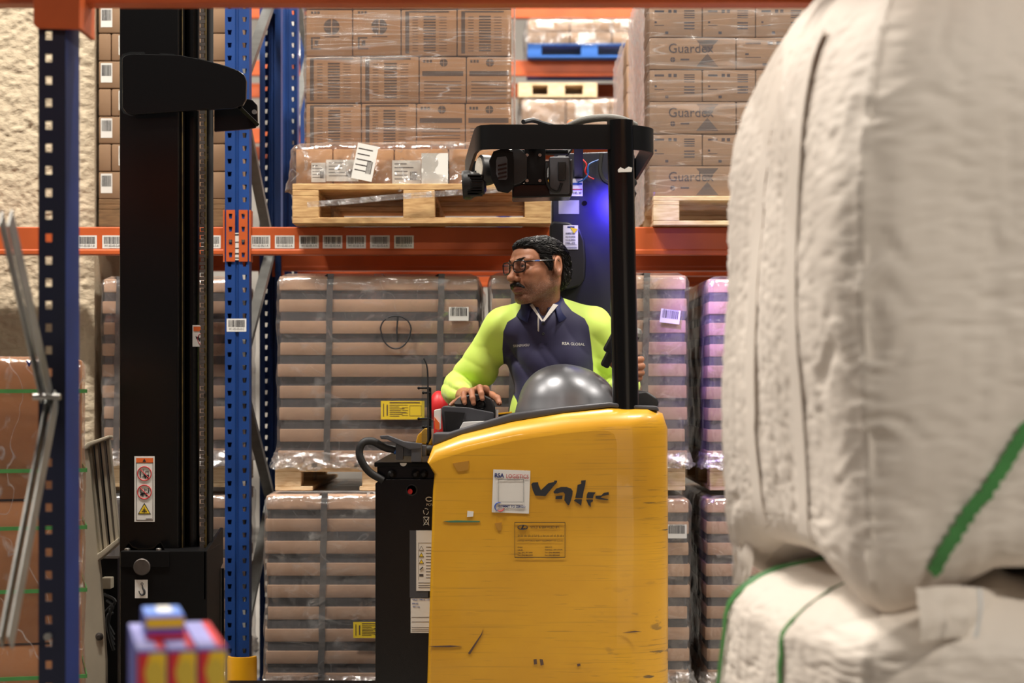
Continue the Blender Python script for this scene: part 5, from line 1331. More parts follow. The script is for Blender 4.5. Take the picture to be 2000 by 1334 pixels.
# ------------------------------------------------------------------ the driver: surfaces grown from smooth distance fields
class Field:
    def __init__(s, lo, hi, h):
        s.lo = np.array(lo, float); s.h = h; s.n = np.ceil((np.array(hi)-s.lo)/h).astype(int)+1
        s.F = np.full(s.n, 1.0, np.float32)
    def sub(s, lo, hi):
        a = np.clip(np.floor((np.array(lo)-s.lo)/s.h).astype(int), 0, s.n); b = np.clip(np.ceil((np.array(hi)-s.lo)/s.h).astype(int)+1, 0, s.n)
        return a, b
    def pts(s, a, b):
        ax = [s.lo[i]+s.h*np.arange(a[i],b[i]) for i in range(3)]
        return np.meshgrid(*ax, indexing='ij')
    def put(s, fn, lo, hi, k, mode='add'):
        pad = k + .012
        a, b = s.sub(np.array(lo)-pad, np.array(hi)+pad)
        if np.any(b-a < 1): return s
        sl = tuple(slice(a[i],b[i]) for i in range(3)); d = fn(*s.pts(a,b)); f = s.F[sl]
        if mode == 'add':
            hh = np.maximum(k-np.abs(f-d),0)/k if k > 0 else 0; s.F[sl] = np.minimum(f,d)-hh*hh*k/4
        else:
            d = -d; hh = np.maximum(k-np.abs(f-d),0)/k if k > 0 else 0; s.F[sl] = np.maximum(f,d)+hh*hh*k/4
        return s
    def ell(s, c, r, k=.01, mode='add', T=None, rot=None):
        """ellipsoid; T = 4x4 placing it, rot = extra euler in its own frame"""
        A = Matrix.Translation(c)
        if rot is not None:
            from mathutils import Euler
            A = A @ Euler(rot).to_matrix().to_4x4()
        if T is not None: A = T @ A
        sc = A.to_scale()[0]; inv = np.array(A.inverted()); r = np.array(r, float); R = max(r)*sc
        cw = np.array(A.translation)
        def fn(x,y,z):
            q = [inv[i,0]*x+inv[i,1]*y+inv[i,2]*z+inv[i,3] for i in range(3)]
            k0 = np.sqrt(sum((q[i]/r[i])**2 for i in range(3))); k1 = np.sqrt(sum((q[i]/r[i]**2)**2 for i in range(3)))+1e-9
            return (k0*(k0-1)/k1*sc).astype(np.float32)
        return s.put(fn, cw-R, cw+R, k, mode)
    def cap(s, a, b, ra, rb=None, k=.01, mode='add', T=None):
        rb = ra if rb is None else rb
        a, b = Vector(a), Vector(b)
        if T is not None: sc = T.to_scale()[0]; a, b = T@a, T@b; ra *= sc; rb *= sc
        a, b = np.array(a), np.array(b); ba = b-a; L2 = max(ba@ba,1e-12)
        def fn(x,y,z):
            t = np.clip(((x-a[0])*ba[0]+(y-a[1])*ba[1]+(z-a[2])*ba[2])/L2,0,1)
            return (np.sqrt((x-a[0]-t*ba[0])**2+(y-a[1]-t*ba[1])**2+(z-a[2]-t*ba[2])**2)-(ra+(rb-ra)*t)).astype(np.float32)
        R = max(ra,rb)
        return s.put(fn, np.minimum(a,b)-R, np.maximum(a,b)+R, k, mode)
    def chain(s, pts, rs, k=.006):
        for i in range(len(pts)-1): s.cap(pts[i], pts[i+1], rs[i], rs[i+1], k)
        return s
    def cut(s, fn, k=.004):
        a = np.zeros(3,int); b = s.n; d = fn(*s.pts(a,b)).astype(np.float32); f = s.F
        hh = np.maximum(k-np.abs(f-d),0)/k; s.F = np.maximum(f,d)+hh*hh*k/4; return s
    def nets(s):
        F = s.F; I = F < 0
        c = sum(I[i:F.shape[0]-1+i, j:F.shape[1]-1+j, k:F.shape[2]-1+k].astype(np.int8) for i in (0,1) for j in (0,1) for k in (0,1))
        mx = (c > 0) & (c < 8); idx = np.full(mx.shape, -1, np.int64); cells = np.argwhere(mx); idx[mx] = np.arange(len(cells))
        acc = np.zeros((len(cells),3)); cnt = np.zeros(len(cells))
        cor = [(i,j,k) for i in (0,1) for j in (0,1) for k in (0,1)]
        val = {o: F[cells[:,0]+o[0], cells[:,1]+o[1], cells[:,2]+o[2]] for o in cor}
        for a in cor:
            for ax in range(3):
                if a[ax] == 0:
                    b = list(a); b[ax] = 1; b = tuple(b); fa, fb = val[a], val[b]; m = (fa < 0) != (fb < 0)
                    t = np.where(m, fa/np.where(m, fa-fb, 1), 0)
                    p = np.tile(np.array(a,float),(len(cells),1)); p[:,ax] += t
                    acc[m] += p[m]; cnt[m] += 1
        V = s.lo + s.h*(cells + acc/cnt[:,None]); Q = []
        for ax in range(3):
            o1, o2 = [q for q in range(3) if q != ax]
            sa = [slice(None)]*3; sb = [slice(None)]*3; sa[ax] = slice(0,-1); sb[ax] = slice(1,None)
            for o in (o1,o2): sa[o] = slice(1,-1); sb[o] = slice(1,-1)
            A, B = I[tuple(sa)], I[tuple(sb)]; e = np.argwhere(A != B); ins = A[A != B]
            e[:,o1] += 1; e[:,o2] += 1
            def g(d1,d2):
                q = e.copy(); q[:,o1] -= d1; q[:,o2] -= d2; return idx[q[:,0],q[:,1],q[:,2]]
            q = np.stack([g(1,1),g(0,1),g(0,0),g(1,0)],1)
            fl = ins if ax != 1 else ~ins
            q[~fl] = q[~fl][:,::-1]; Q.append(q)
        return V, np.concatenate(Q)
def mesh_of(name, parts, off):
    """several V,Q sets in one mesh"""
    n = 0; VV = []; QQ = []
    for V,Q in parts: VV.append(V); QQ.append(Q+n); n += len(V)
    V = np.concatenate(VV)-np.array(off); Q = np.concatenate(QQ)
    me = bpy.data.meshes.new(name); me.vertices.add(len(V)); me.vertices.foreach_set('co', V.astype(np.float32).ravel())
    me.loops.add(Q.size); me.loops.foreach_set('vertex_index', Q.astype(np.int32).ravel())
    me.polygons.add(len(Q)); me.polygons.foreach_set('loop_start', (np.arange(len(Q))*4).astype(np.int32))
    me.update(calc_edges=True); me.validate(); me.shade_smooth()
    return me
def attr(me, name, vals):
    a = me.attributes.new(name, 'FLOAT', 'POINT'); a.data.foreach_set('value', np.asarray(vals, np.float32))

HS = 1.08
HP = Vector((X(1050,6.45), 6.45, Z(521,6.45)))
HM = Matrix.Translation(HP) @ Matrix.Rotation(math.radians(-6),4,'Y') @ Matrix.Rotation(math.radians(-52),4,'Z') @ Matrix.Rotation(math.radians(-2),4,'X') @ Matrix.Scale(HS,4)
PER = thing('person', 'driver in navy and lime polo shirt and glasses, looking left, hand on a joystick', 'person', (.13, 6.55, .46))
PO = ORG[PER.name]
NECK = Vector((.112, 6.505, 1.54))

# --- head and neck
hf = Field((HP.x-.17, HP.y-.17, 1.45), (HP.x+.17, HP.y+.19, HP.z+.15), .0022)
E = lambda c,r,k=.012,mode='add',rot=None: hf.ell(c,r,k,mode,HM,rot)
K = lambda a,b,ra,rb=None,k=.01,mode='add': hf.cap(a,b,ra,rb,k,mode,HM)
E((0,.018,.012),(.073,.092,.082))
E((0,-.028,.022),(.064,.060,.058),.03)
E((0,-.028,-.045),(.055,.058,.068),.03)
for s_ in (-1,1):
    K((s_*.052,.008,-.060),(s_*.020,-.066,-.100),.020,.017,.025)
    E((s_*.043,-.056,-.024),(.022,.026,.020),.02)
    E((s_*.034,-.066,-.055),(.020,.020,.026),.02)
    K((s_*.012,-.088,.019),(s_*.050,-.070,.018),.0085,.008,.012)
E((0,-.070,-.100),(.024,.018,.016),.02)
E((0,-.074,-.066),(.030,.020,.024),.015)
K((0,-.084,.012),(0,-.106,-.030),.0085,.0115,.010)
E((0,-.113,-.036),(.0145,.0135,.0125),.008)
for s_ in (-1,1):
    E((s_*.0135,-.098,-.040),(.0085,.011,.0085),.006)
    E((s_*.008,-.106,-.0485),(.0035,.005,.003),.003,'sub')
    E((s_*.033,-.100,.000),(.017,.016,.0105),.010,'sub')
    # lids
    K((s_*.046,-.078,-.001),(s_*.033,-.0885,.0075),.0042,.0045,.004); K((s_*.033,-.0885,.0075),(s_*.019,-.083,.000),.0045,.004,.004)
    K((s_*.046,-.078,-.002),(s_*.033,-.0865,-.0095),.004,.0045,.005); K((s_*.033,-.0865,-.0095),(s_*.019,-.083,-.003),.0045,.004,.005)
    # nasolabial fold, ear
    K((s_*.022,-.098,-.040),(s_*.036,-.082,-.070),.0022,.0022,.006,'sub')
    E((s_*.078,.021,-.008),(.011,.0225,.0355),.006,rot=(math.radians(-12),0,s_*math.radians(24)))
    E((s_*.0905,.016,-.004),(.0085,.013,.021),.004,'sub',rot=(math.radians(-12),0,s_*math.radians(24)))
    E((s_*.077,.008,-.012),(.007,.006,.008),.004)
    E((s_*.073,.012,-.036),(.007,.010,.009),.005)
# lips
K((-.022,-.084,-.0715),(0,-.0945,-.0665),.0045,.006,.004); K((.022,-.084,-.0715),(0,-.0945,-.0665),.0045,.006,.004)
K((-.019,-.085,-.076),(0,-.0935,-.0785),.005,.0075,.005); K((.019,-.085,-.076),(0,-.0935,-.0785),.005,.0075,.005)
K((-.022,-.090,-.0725),(0,-.1005,-.0720),.0018,.0022,.003,'sub'); K((.022,-.090,-.0725),(0,-.1005,-.0720),.0018,.0022,.003,'sub')
K((-.012,-.088,-.089),(.012,-.088,-.089),.004,.004,.008,'sub')
hf.cap(HM@Vector((0,.022,-.035)), NECK, .060, .054, .03)
hf.cap(HM@Vector((.042,.030,-.055)), NECK+Vector((.0,-.034,.03)), .012, .010, .03)
hf.ell(NECK+Vector((0,.01,-.05)), (.10,.06,.05), .05)
head_vq = hf.nets()

# --- right hand on the joystick
rh = Field((X(868,6.25), 6.13, Z(815,6.25)), (X(990,6.25), 6.45, Z(740,6.25)), .0019)
def pp(l): return [P(*q) for q in l]
wr = P(906,772,6.385)
fing = [(pp([(948,761,6.270),(937,757,6.215),(940,769,6.186),(942,779,6.180)]),(.0118,.0108,.0095,.0082)),
        (pp([(932,762,6.275),(921,765,6.210),(923,778,6.181),(925,788,6.176)]),(.0118,.0106,.0094,.0082)),
        (pp([(917,767,6.275),(906,769,6.212),(906,779,6.187),(908,787,6.181)]),(.0112,.0100,.0090,.0078)),
        (pp([(905,775,6.280),(895,781,6.232),(887,786,6.212),(881,790,6.203)]),(.0105,.0090,.0080,.0070)),
        (pp([(946,771,6.315),(961,772,6.265),(971,778,6.235),(975,787,6.222)]),(.0155,.0125,.0118,.0098))]
for f_,r_ in fing: rh.chain(f_, r_, .0045)
for f_,r_ in fing[:4]: rh.cap(wr+(f_[0]-P(926,768,6.275))*.35, f_[0], .017, .0125, .012)
rh.cap(wr, fing[4][0][0], .018, .0155, .012)
rh.cap(P(898,770,6.43), wr, .027, .025, .012)
rh_vq = rh.nets()
# --- left hand round the hand-held scanner, behind the roof post
lh = Field((X(1178,6.15), 6.06, Z(770,6.15)), (X(1270,6.15), 6.42, Z(670,6.15)), .0022)
wl_p = P(1232,742,6.28)
lf_ = [(pp([(1246,706,6.19),(1252,702,6.145),(1236,703,6.112),(1214,706,6.112)]),(.0115,.0105,.0095,.008)),
       (pp([(1249,717,6.195),(1254,715,6.145),(1237,716,6.110),(1213,718,6.110)]),(.0115,.0105,.0095,.008)),
       (pp([(1249,728,6.20),(1253,728,6.15),(1236,729,6.112),(1214,730,6.112)]),(.011,.010,.009,.0078)),
       (pp([(1246,738,6.21),(1249,739,6.16),(1234,740,6.12),(1216,740,6.12)]),(.0105,.009,.0082,.007)),
       (pp([(1228,728,6.25),(1208,722,6.20),(1200,714,6.165),(1192,709,6.15)]),(.014,.012,.011,.0092))]
for f_,r_ in lf_: lh.chain(f_, r_, .0045)
for f_,r_ in lf_[:4]: lh.cap(wl_p, f_[0], .018, .012, .012)
lh.cap(wl_p, lf_[4][0][0], .018, .014, .01)
lh.cap(wl_p, P(1225,752,6.38), .025, .027, .012)
lh_vq = lh.nets()
# --- trunk, arms and legs inside the clothes
SR = Vector((-.030, 6.52, 1.505)); SL = Vector((.285, 6.53, 1.505))
ER = P(894,762,6.60); EL = Vector((.375, 6.60, 1.285))
cf = Field((-.32,5.98,.44), (.52,6.82,1.64), .008)
cf.ell((.145,6.53,1.40),(.14,.09,.17),.04); cf.ell((.14,6.55,1.15),(.135,.10,.2),.04); cf.cap(SR,SL,.05,.05,.04); cf.cap(NECK-Vector((0,0,.05)),NECK,.06,.055,.03)
cf.cap(SR,ER,.044,.036,.02); cf.cap(ER,P(903,772,6.40),.036,.025,.01); cf.cap(SL,EL,.044,.036,.02); cf.cap(EL,P(1228,748,6.33),.036,.025,.01)
for s_ in (-1,1):
    hip = Vector((.14+s_*.09,6.56,1.0)); kn = Vector((.14+s_*.10,6.23,.965)); an = Vector((.14+s_*.10,6.28,.53))
    cf.cap(hip,kn,.07,.05,.03); cf.cap(kn,an,.048,.032,.02); cf.cap(an,an+Vector((0,-.05,-.03)),.032,.03,.02)
core_vq = cf.nets()
skin_me = mesh_of('body', [head_vq, rh_vq, lh_vq, core_vq], PO)
V = np.concatenate([q[0] for q in (head_vq, rh_vq, lh_vq, core_vq)])
hinv = np.array(HM.inverted()); L = V@hinv[:3,:3].T + hinv[:3,3]
isH = np.zeros(len(V)); isH[:len(head_vq[0])] = 1
jaw = np.clip((-.040-L[:,2]+.25*np.maximum(L[:,1],0))/.022,0,1)*np.clip((L[:,2]+.135)/.02,0,1)*np.clip((.045-L[:,1])/.03,0,1)
cheek = np.exp(-(((np.abs(L[:,0])-.030)/.02)**2+((L[:,2]+.045)/.018)**2))
side = np.clip((L[:,2]-.01)/-.03,0,1)*np.exp(-((L[:,1]+.003)/.018)**2)
attr(skin_me, 'stubble', np.clip(np.maximum(jaw*(1-.8*cheek), side*.8),0,1)*isH)
lip = np.exp(-((L[:,2]+.0725)/.0085)**4)*np.exp(-(L[:,0]/.023)**4)*(L[:,1] < -.08)
attr(skin_me, 'lip', lip*isH)
def skin_mat():
    m = mat('skin', rgb(150,100,72), .48, spec=.4); nt = m.node_tree; b = nt.nodes['Principled BSDF']; N = nt.nodes.new; Lk = nt.links.new
    tc = N('ShaderNodeTexCoord')
    n = N('ShaderNodeTexNoise'); n.inputs['Scale'].default_value = 22; Lk(tc.outputs['Object'], n.inputs['Vector'])
    c1 = N('ShaderNodeMix'); c1.data_type='RGBA'; c1.inputs[6].default_value = rgb(182,126,94); c1.inputs[7].default_value = rgb(150,98,72); Lk(n.outputs[0], c1.inputs[0])
    a = N('ShaderNodeAttribute'); a.attribute_name = 'stubble'
    n2 = N('ShaderNodeTexNoise'); n2.inputs['Scale'].default_value = 700; n2.inputs['Detail'].default_value = 1; Lk(tc.outputs['Object'], n2.inputs['Vector'])
    r = N('ShaderNodeMapRange'); r.inputs[1].default_value=.42; r.inputs[2].default_value=.62; r.inputs[3].default_value=.35; r.inputs[4].default_value=.85; Lk(n2.outputs[0], r.inputs[0])
    mu = N('ShaderNodeMath'); mu.operation='MULTIPLY'; Lk(a.outputs['Fac'], mu.inputs[0]); Lk(r.outputs[0], mu.inputs[1])
    n3 = N('ShaderNodeTexNoise'); n3.inputs['Scale'].default_value = 420; Lk(tc.outputs['Object'], n3.inputs['Vector'])
    r3 = N('ShaderNodeMapRange'); r3.inputs[1].default_value=.60; r3.inputs[2].default_value=.66; Lk(n3.outputs[0], r3.inputs[0])
    bc = N('ShaderNodeMix'); bc.data_type='RGBA'; bc.inputs[6].default_value = rgb(84,62,52); bc.inputs[7].default_value = rgb(170,160,150); Lk(r3.outputs[0], bc.inputs[0])
    c2 = N('ShaderNodeMix'); c2.data_type='RGBA'; Lk(mu.outputs[0], c2.inputs[0]); Lk(c1.outputs[2], c2.inputs[6]); Lk(bc.outputs[2], c2.inputs[7])
    al = N('ShaderNodeAttribute'); al.attribute_name = 'lip'
    ml = N('ShaderNodeMath'); ml.operation='MULTIPLY'; ml.inputs[1].default_value=.75; Lk(al.outputs['Fac'], ml.inputs[0])
    c3 = N('ShaderNodeMix'); c3.data_type='RGBA'; Lk(ml.outputs[0], c3.inputs[0]); Lk(c2.outputs[2], c3.inputs[6]); c3.inputs[7].default_value = rgb(150,92,84)
    Lk(c3.outputs[2], b.inputs['Base Color'])
    b.inputs['Subsurface Weight'].default_value = .08; b.inputs['Subsurface Radius'].default_value = (.008,.004,.002); b.inputs['Subsurface Scale'].default_value = .5
    bp = N('ShaderNodeBump'); bp.inputs['Strength'].default_value = .25; bp.inputs['Distance'].default_value = .0015
    n4 = N('ShaderNodeTexNoise'); n4.inputs['Scale'].default_value = 260; n4.inputs['Detail'].default_value = 4; Lk(tc.outputs['Object'], n4.inputs['Vector'])
    Lk(n4.outputs[0], bp.inputs['Height']); Lk(bp.outputs[0], b.inputs['Normal'])
skin_mat()
add('body', skin_me, 'skin', PER)
# fingernails
nb = MB()
for f_,r_ in fing:
    d = (f_[3]-f_[2]).normalized(); c = f_[3]+Vector((0,-r_[3]*.80,0)) - d*.001
    sx = d.cross(Vector((0,-1,0))).normalized(); rows = []
    for i in range(7):
        t = -1+2*i/6; rows.append([c + d*(t*.0062) + sx*(u*.0048*math.sqrt(max(.05,1-.6*t*t))) + Vector((0,.0022*u*u+.0008*t*t,0)) for u in np.linspace(-1,1,7)])
    nb = MB().grid(rows); nb.build('fingernail', mat('nail', rgb(196,150,130), .3) if 'nail' not in M else 'nail', PER, fix=False)
# --- eyes, brows, moustache
for s_ in (-1,1):
    c = HM@Vector((s_*.0325,-.0765,-.001))
    ey = MB().ball(c, .0125*HS, 24, 16).build('eye', mat('eye_white', rgb(214,206,196), .2) if 'eye_white' not in M else 'eye_white', PER)
    d = (HM.to_3x3()@Vector((-.18,-1,0))).normalized()
    MB().lathe([(.001,.0022),(.0035,.0018),(.0060,.0)], c+d*.0118*HS, d, 18).build('iris', mat('iris', rgb(40,24,16), .15) if 'iris' not in M else 'iris', ey)
mat('hair_black', rgb(14,13,13), .6, var=.5, vscale=30, dark=rgb(34,31,30), spec=.3)
mat('hair_grey', rgb(120,116,112), .45)
rh_ = random.Random(8)
def strand(b, pts, r):
    pts = [HM@Vector(p) for p in pts]; n = len(pts)
    b.tube(pts, [r*HS*(1-.75*i/(n-1)) for i in range(n)], 3, cap=False)
mf = Field(tuple(HP-Vector((.15,.15,.12))), tuple(HP+Vector((.06,.06,.06))), .0019)
for s_ in (-1,1):
    mf.chain([HM@Vector((s_*.003,-.1015,-.0555)), HM@Vector((s_*.016,-.0985,-.058)), HM@Vector((s_*.029,-.085,-.0685))], [.0058*HS,.0062*HS,.0035*HS], .004)
mus = mesh_of('moustache', [mf.nets()], PO); mo = add('moustache', mus, 'hair_black', PER)
b = MB()
for i in range(260):
    s_ = rh_.choice((-1,1)); u = rh_.random(); v = rh_.random()
    x = s_*(.002+.027*u); y = -.1045+.018*u*u+.004*v; z = -.0535-.012*u*u-.005*v
    p0 = Vector((x,y-.001,z+.002)); dr = Vector((s_*(.3+.9*u),-.12,-1)).normalized()*rh_.uniform(.006,.010)
    strand(b, [p0, p0+dr*.5+Vector((0,-.0015,0)), p0+dr], .0007)
b.build('moustache_hair', 'hair_black', mo, fix=False)
b = MB()
for s_ in (-1,1):
    for i in range(120):
        u = rh_.random(); x = s_*(.014+.038*u); z = .0175+.006*math.sin(u*2.6)+rh_.uniform(-.0035,.0035); y = -.0975+.012*u+.022*u*u
        p0 = Vector((x,y,z)); dr = Vector((s_*1,.35,.35*(1-2*u))).normalized()*rh_.uniform(.006,.010)
        strand(b, [p0, p0+dr*.5+Vector((0,-.001,0)), p0+dr], .0008)
b.build('eyebrows', 'hair_black', PER, fix=False)
# --- hair: cap grown from a field, with combed strands on it
hc = Field(tuple(HP-Vector((.15,.15,.12))), tuple(HP+Vector((.15,.16,.14))), .0025)
hc.ell((0,.020,.014),(.079,.098,.084),.01,T=HM); hc.ell((.0,-.036,.064),(.050,.040,.024),.02,T=HM); hc.ell((0,-.028,.022),(.0725,.0645,.063),.015,T=HM); hc.ell((0,.04,-.03),(.068,.075,.06),.03,T=HM)
hi = HM.inverted()
def hairline(x,y,z):
    q = [hi[i][0]*x+hi[i][1]*y+hi[i][2]*z+hi[i][3] for i in range(3)]
    ax = np.abs(q[0])
    # front line, temples drawn back, sideburn in front of the ear
    front = .050-1.15*(q[1]+.066)+ .9*np.maximum(ax-.028,0)*np.clip((-.035-q[1])/.02,0,1)
    front = np.where(q[1] > -.042, np.minimum(front, .018-.25*(q[1]+.042)), front)
    front = np.where(q[1] > -.020, np.minimum(front, .010-2.6*(q[1]+.020)), front)
    front = np.maximum(front, np.where(q[1] < .046, -.020, -9))
    front = np.where((q[1] > .002)&(q[1] < .046)&(ax > .055), np.maximum(front, .030), front)
    nape = np.where(q[1] > .046, -.085, front)
    lim = np.where(q[1] > .046, nape, front)
    return (lim-q[2])*.6
hc.cut(hairline, .006)
hv = hc.nets(); hm_ = mesh_of('hair', [hv], PO); ho = add('hair', hm_, 'hair_black', PER)
bv = BVHTree.FromPolygons([tuple(v) for v in hv[0]], [tuple(int(i) for i in q) for q in hv[1]])
b = MB(); bg_ = MB()
Rm = HM.to_3x3().normalized()
tot = 0
for it in range(6000):
    i = rh_.randrange(len(hv[0])); p = Vector(hv[0][i]); l = hi@p
    if l.x < -.05 or l.z < -.09: continue
    nrm = (p-(HM@Vector((0,.02,.0)))).normalized()
    if l.z > .02: fl = Vector((.25+l.x*3, 1.0, -.25-.4*max(0,l.y*8)))
    else: fl = Vector((0, .75, -1.0))
    fl = Rm@(fl+Vector((rh_.uniform(-.25,.25),rh_.uniform(-.2,.2),rh_.uniform(-.2,.2)))); fl = (fl-nrm*fl.dot(nrm)).normalized()
    p = p - fl*rh_.uniform(0,.007) if rh_.random() < .5 else p
    pts = []; q = p; ln = rh_.uniform(.018,.042) if l.z > .0 else rh_.uniform(.006,.014)
    for k in range(5):
        hit = bv.find_nearest(q)
        if hit[0] is None: break
        if k == 0 and (p-hit[0]).length > .0015: hit = (p-nrm*.002,)
        pts.append(hit[0]+nrm*(.0008+.0045*math.sin((k+.6)/4.6*math.pi)*rh_.random()**2))
        q = hit[0]+fl*ln/4
        nrm = (q-(HM@Vector((0,.02,.0)))).normalized(); fl = (fl-nrm*fl.dot(nrm)).normalized()
    if len(pts) == 5:
        tgt = bg_ if (rh_.random() < (.05 if l.z > 0 else .12)) else b
        tgt.tube(pts, [.0010,.0011,.0010,.0008,.0003], 3, cap=False); tot += 1
    if tot > 3200: break
b.build('hair_strands', 'hair_black', ho, fix=False, kind='stuff'); bg_.build('grey_strands', 'hair_grey', ho, fix=False, kind='stuff')
# --- glasses
gl = MB(); fm = mat('frame_black', rgb(14,14,16), .25)
def lens_pts(s_, n=28, sc=1.0):
    out = []
    for i in range(n):
        a = 2*math.pi*i/n; e = 4.0; r = (abs(math.cos(a))**e+abs(math.sin(a))**e)**(-1/e)
        x = .0245*sc*r*math.cos(a); z = .0185*sc*r*math.sin(a)
        if z < 0: x *= 1-.12*(-z/.0185)
        out.append(Vector((s_*.0335+x, -.1075+.010*((abs(s_*.0335+x))/.055)**2, z-.002)))
    return out
gp_ = MB(); 
for s_ in (-1,1):
    lp = [HM@p for p in lens_pts(s_)]
    gp_.tube(lp+[lp[0]], .0021*HS, 6)
gp_.tube([HM@Vector((-.0105,-.1065,.004)),HM@Vector((0,-.109,.007)),HM@Vector((.0105,-.1065,.004))], .0020*HS, 6)
go = gp_.build('glasses', 'frame_black', PER)
for s_ in (-1,1):
    lp = [HM@p for p in lens_pts(s_, sc=.97)]
    MB().addm(lp, [tuple(range(len(lp)))]).build('lens', 'lens_glass', go, smooth=False, fix=False)
    MB().tube([HM@Vector((s_*.058,-.097,.010)),HM@Vector((s_*.068,-.085,.011)),HM@Vector((s_*.080,-.01,.012)),HM@Vector((s_*.082,.02,.012)),HM@Vector((s_*.079,.034,.0))], .0022*HS, 6).build('temple_arm', 'frame_black', go)
MB().tube([HM@Vector((.0712,-.068,.0113)),HM@Vector((.0735,-.050,.0116))], .0026*HS, 8).build('temple_accent', 'blue_plastic', go)
MB().tube([HM@Vector((.0703,-.0735,.0112)),HM@Vector((.0711,-.069,.0113))], .0026*HS, 8).build('temple_ring', 'screw_metal', go)

# --- polo shirt
sf = Field((-.32,6.20,.96), (.50,6.80,1.66), .0042)
sf.ell((.150,6.525,1.405),(.158,.108,.175),.05); sf.ell((.155,6.535,1.19),(.155,.118,.20),.05); sf.cap((.15,6.55,1.0),(.15,6.54,1.2),.13,.14,.05)
sf.cap(SR,SL,.062,.062,.05); sf.cap(NECK+Vector((-.03,.01,.02)),SR+Vector((.01,0,.02)),.055,.05,.05); sf.cap(NECK+Vector((.03,.01,.02)),SL+Vector((-.01,0,.02)),.055,.05,.05)
cuff = P(899,771,6.42)
sf.ell((.118,6.498,1.515),(.105,.080,.075),.04)
sf.cap(SR,ER,.066,.054,.035); sf.cap(ER,cuff,.054,.043,.02); sf.cap(SL,EL,.066,.054,.035); sf.cap(EL,P(1226,750,6.36),.052,.040,.02)
sf.ell((SR+ER)/2+Vector((.01,-.01,-.03)),(.055,.05,.06),.04)
ax_ = (cuff-ER).normalized()
# wrinkles
g = sf.pts(np.zeros(3,int), sf.n); x_,y_,z_ = g
def fold(kx,kz,ph,warp): return 1-2*np.abs(np.sin(.5*(kx*x_+kz*z_+ph+warp*np.sin(11*x_+4*y_+ph)+.7*warp*np.sin(9*z_-6*y_+2*ph))))**.75
arm = np.clip((.02-x_)/.06,0,1)
elb = np.exp(-(((x_-ER.x)/.10)**2+((z_-ER.z)/.10)**2))
pit = np.exp(-(((x_-.0)/.09)**2+((z_-1.38)/.10)**2))
low = np.clip((1.42-z_)/.2,0,1)*np.clip((x_-.0)/.06,0,1)
chest = np.exp(-(((x_-.16)/.13)**2+((z_-1.44)/.09)**2))
sf.F += (.0048*elb*fold(42,96,0.3,1.7) + .0060*pit*fold(75,42,1.2,1.2) + .0050*low*fold(62,14,2.0,1.4) + .0028*chest*fold(36,-30,.5,1.6) + .0025*np.clip((x_-.26)/.05,0,1)*fold(40,60,1.1,1.3)
         + .0034*np.sin(48*x_-22*z_+3*np.sin(14*z_)+2*np.sin(9*y_))*arm + .0018*fold(26,34,4.0,2.6)).astype(np.float32)
del g,x_,y_,z_,elb,pit,low,chest,arm
sf.cap(NECK+Vector((-.002,-.006,.055)), HM@Vector((0,.02,-.05)), .058, .062, .006, 'sub')
sf.ell(P(1061,603,6.42),(.014,.06,.026),.006,'sub')
sv = sf.nets(); shirt_me = mesh_of('polo_shirt', [sv], PO)
VS = sv[0]
# seams between the navy front and the lime sleeves, as lines in x over z
ZL = np.array([Z(py,6.40) for py in (830,782,754,722,681,647,628,618,600,560)]); XLn = np.array([X(px,6.40) for px in (1022,1009,994,984,981,983,991,1007,1018,1030)])
ZR_ = np.array([Z(py,6.40) for py in (830,710,672,637,621,606,590,560)]); XRn = np.array([X(px,6.40) for px in (1163,1160,1156,1151,1143,1118,1105,1095)])
xl = np.interp(VS[:,2], ZL, XLn); xr = np.interp(VS[:,2], ZR_, XRn)
pan_ = np.minimum(VS[:,0]-xl, xr-VS[:,0])
armd = VS[:,1]      # the sleeve of the far arm is lime as well
attr(shirt_me, 'panel', pan_)
def shirt_mat():
    m = mat('polo_cloth', rgb(40,40,72), .62); nt = m.node_tree; b = nt.nodes['Principled BSDF']; N = nt.nodes.new; Lk = nt.links.new
    a = N('ShaderNodeAttribute'); a.attribute_name = 'panel'
    r = N('ShaderNodeMapRange'); r.inputs[1].default_value = -.0007; r.inputs[2].default_value = .0007; Lk(a.outputs['Fac'], r.inputs[0])
    c = N('ShaderNodeMix'); c.data_type='RGBA'; c.inputs[6].default_value = rgb(208,236,104); c.inputs[7].default_value = rgb(44,42,78); Lk(r.outputs[0], c.inputs[0])
    Lk(c.outputs[2], b.inputs['Base Color']); b.inputs['Sheen Weight'].default_value = .12
    tc = N('ShaderNodeTexCoord'); n = N('ShaderNodeTexNoise'); n.inputs['Scale'].default_value = 500; Lk(tc.outputs['Object'], n.inputs['Vector'])
    bp = N('ShaderNodeBump'); bp.inputs['Strength'].default_value = .1; bp.inputs['Distance'].default_value = .001; Lk(n.outputs[0], bp.inputs['Height']); Lk(bp.outputs[0], b.inputs['Normal'])
shirt_mat()
shirt = add('polo_shirt', shirt_me, 'polo_cloth', PER)
sbv = BVHTree.FromPolygons([tuple(v) for v in VS], [tuple(int(i) for i in q) for q in sv[1]])
def onto_shirt(me, lift=.0012):
    """lay a flat mesh (world coordinates) on the shirt front"""
    for v in me.vertices:
        h = sbv.ray_cast(Vector((v.co.x, 6.0, v.co.z)), Vector((0,1,0)))
        if h[0] is not None: v.co.y = h[0].y - lift
    me.transform(Matrix.Translation(-PO)); return me
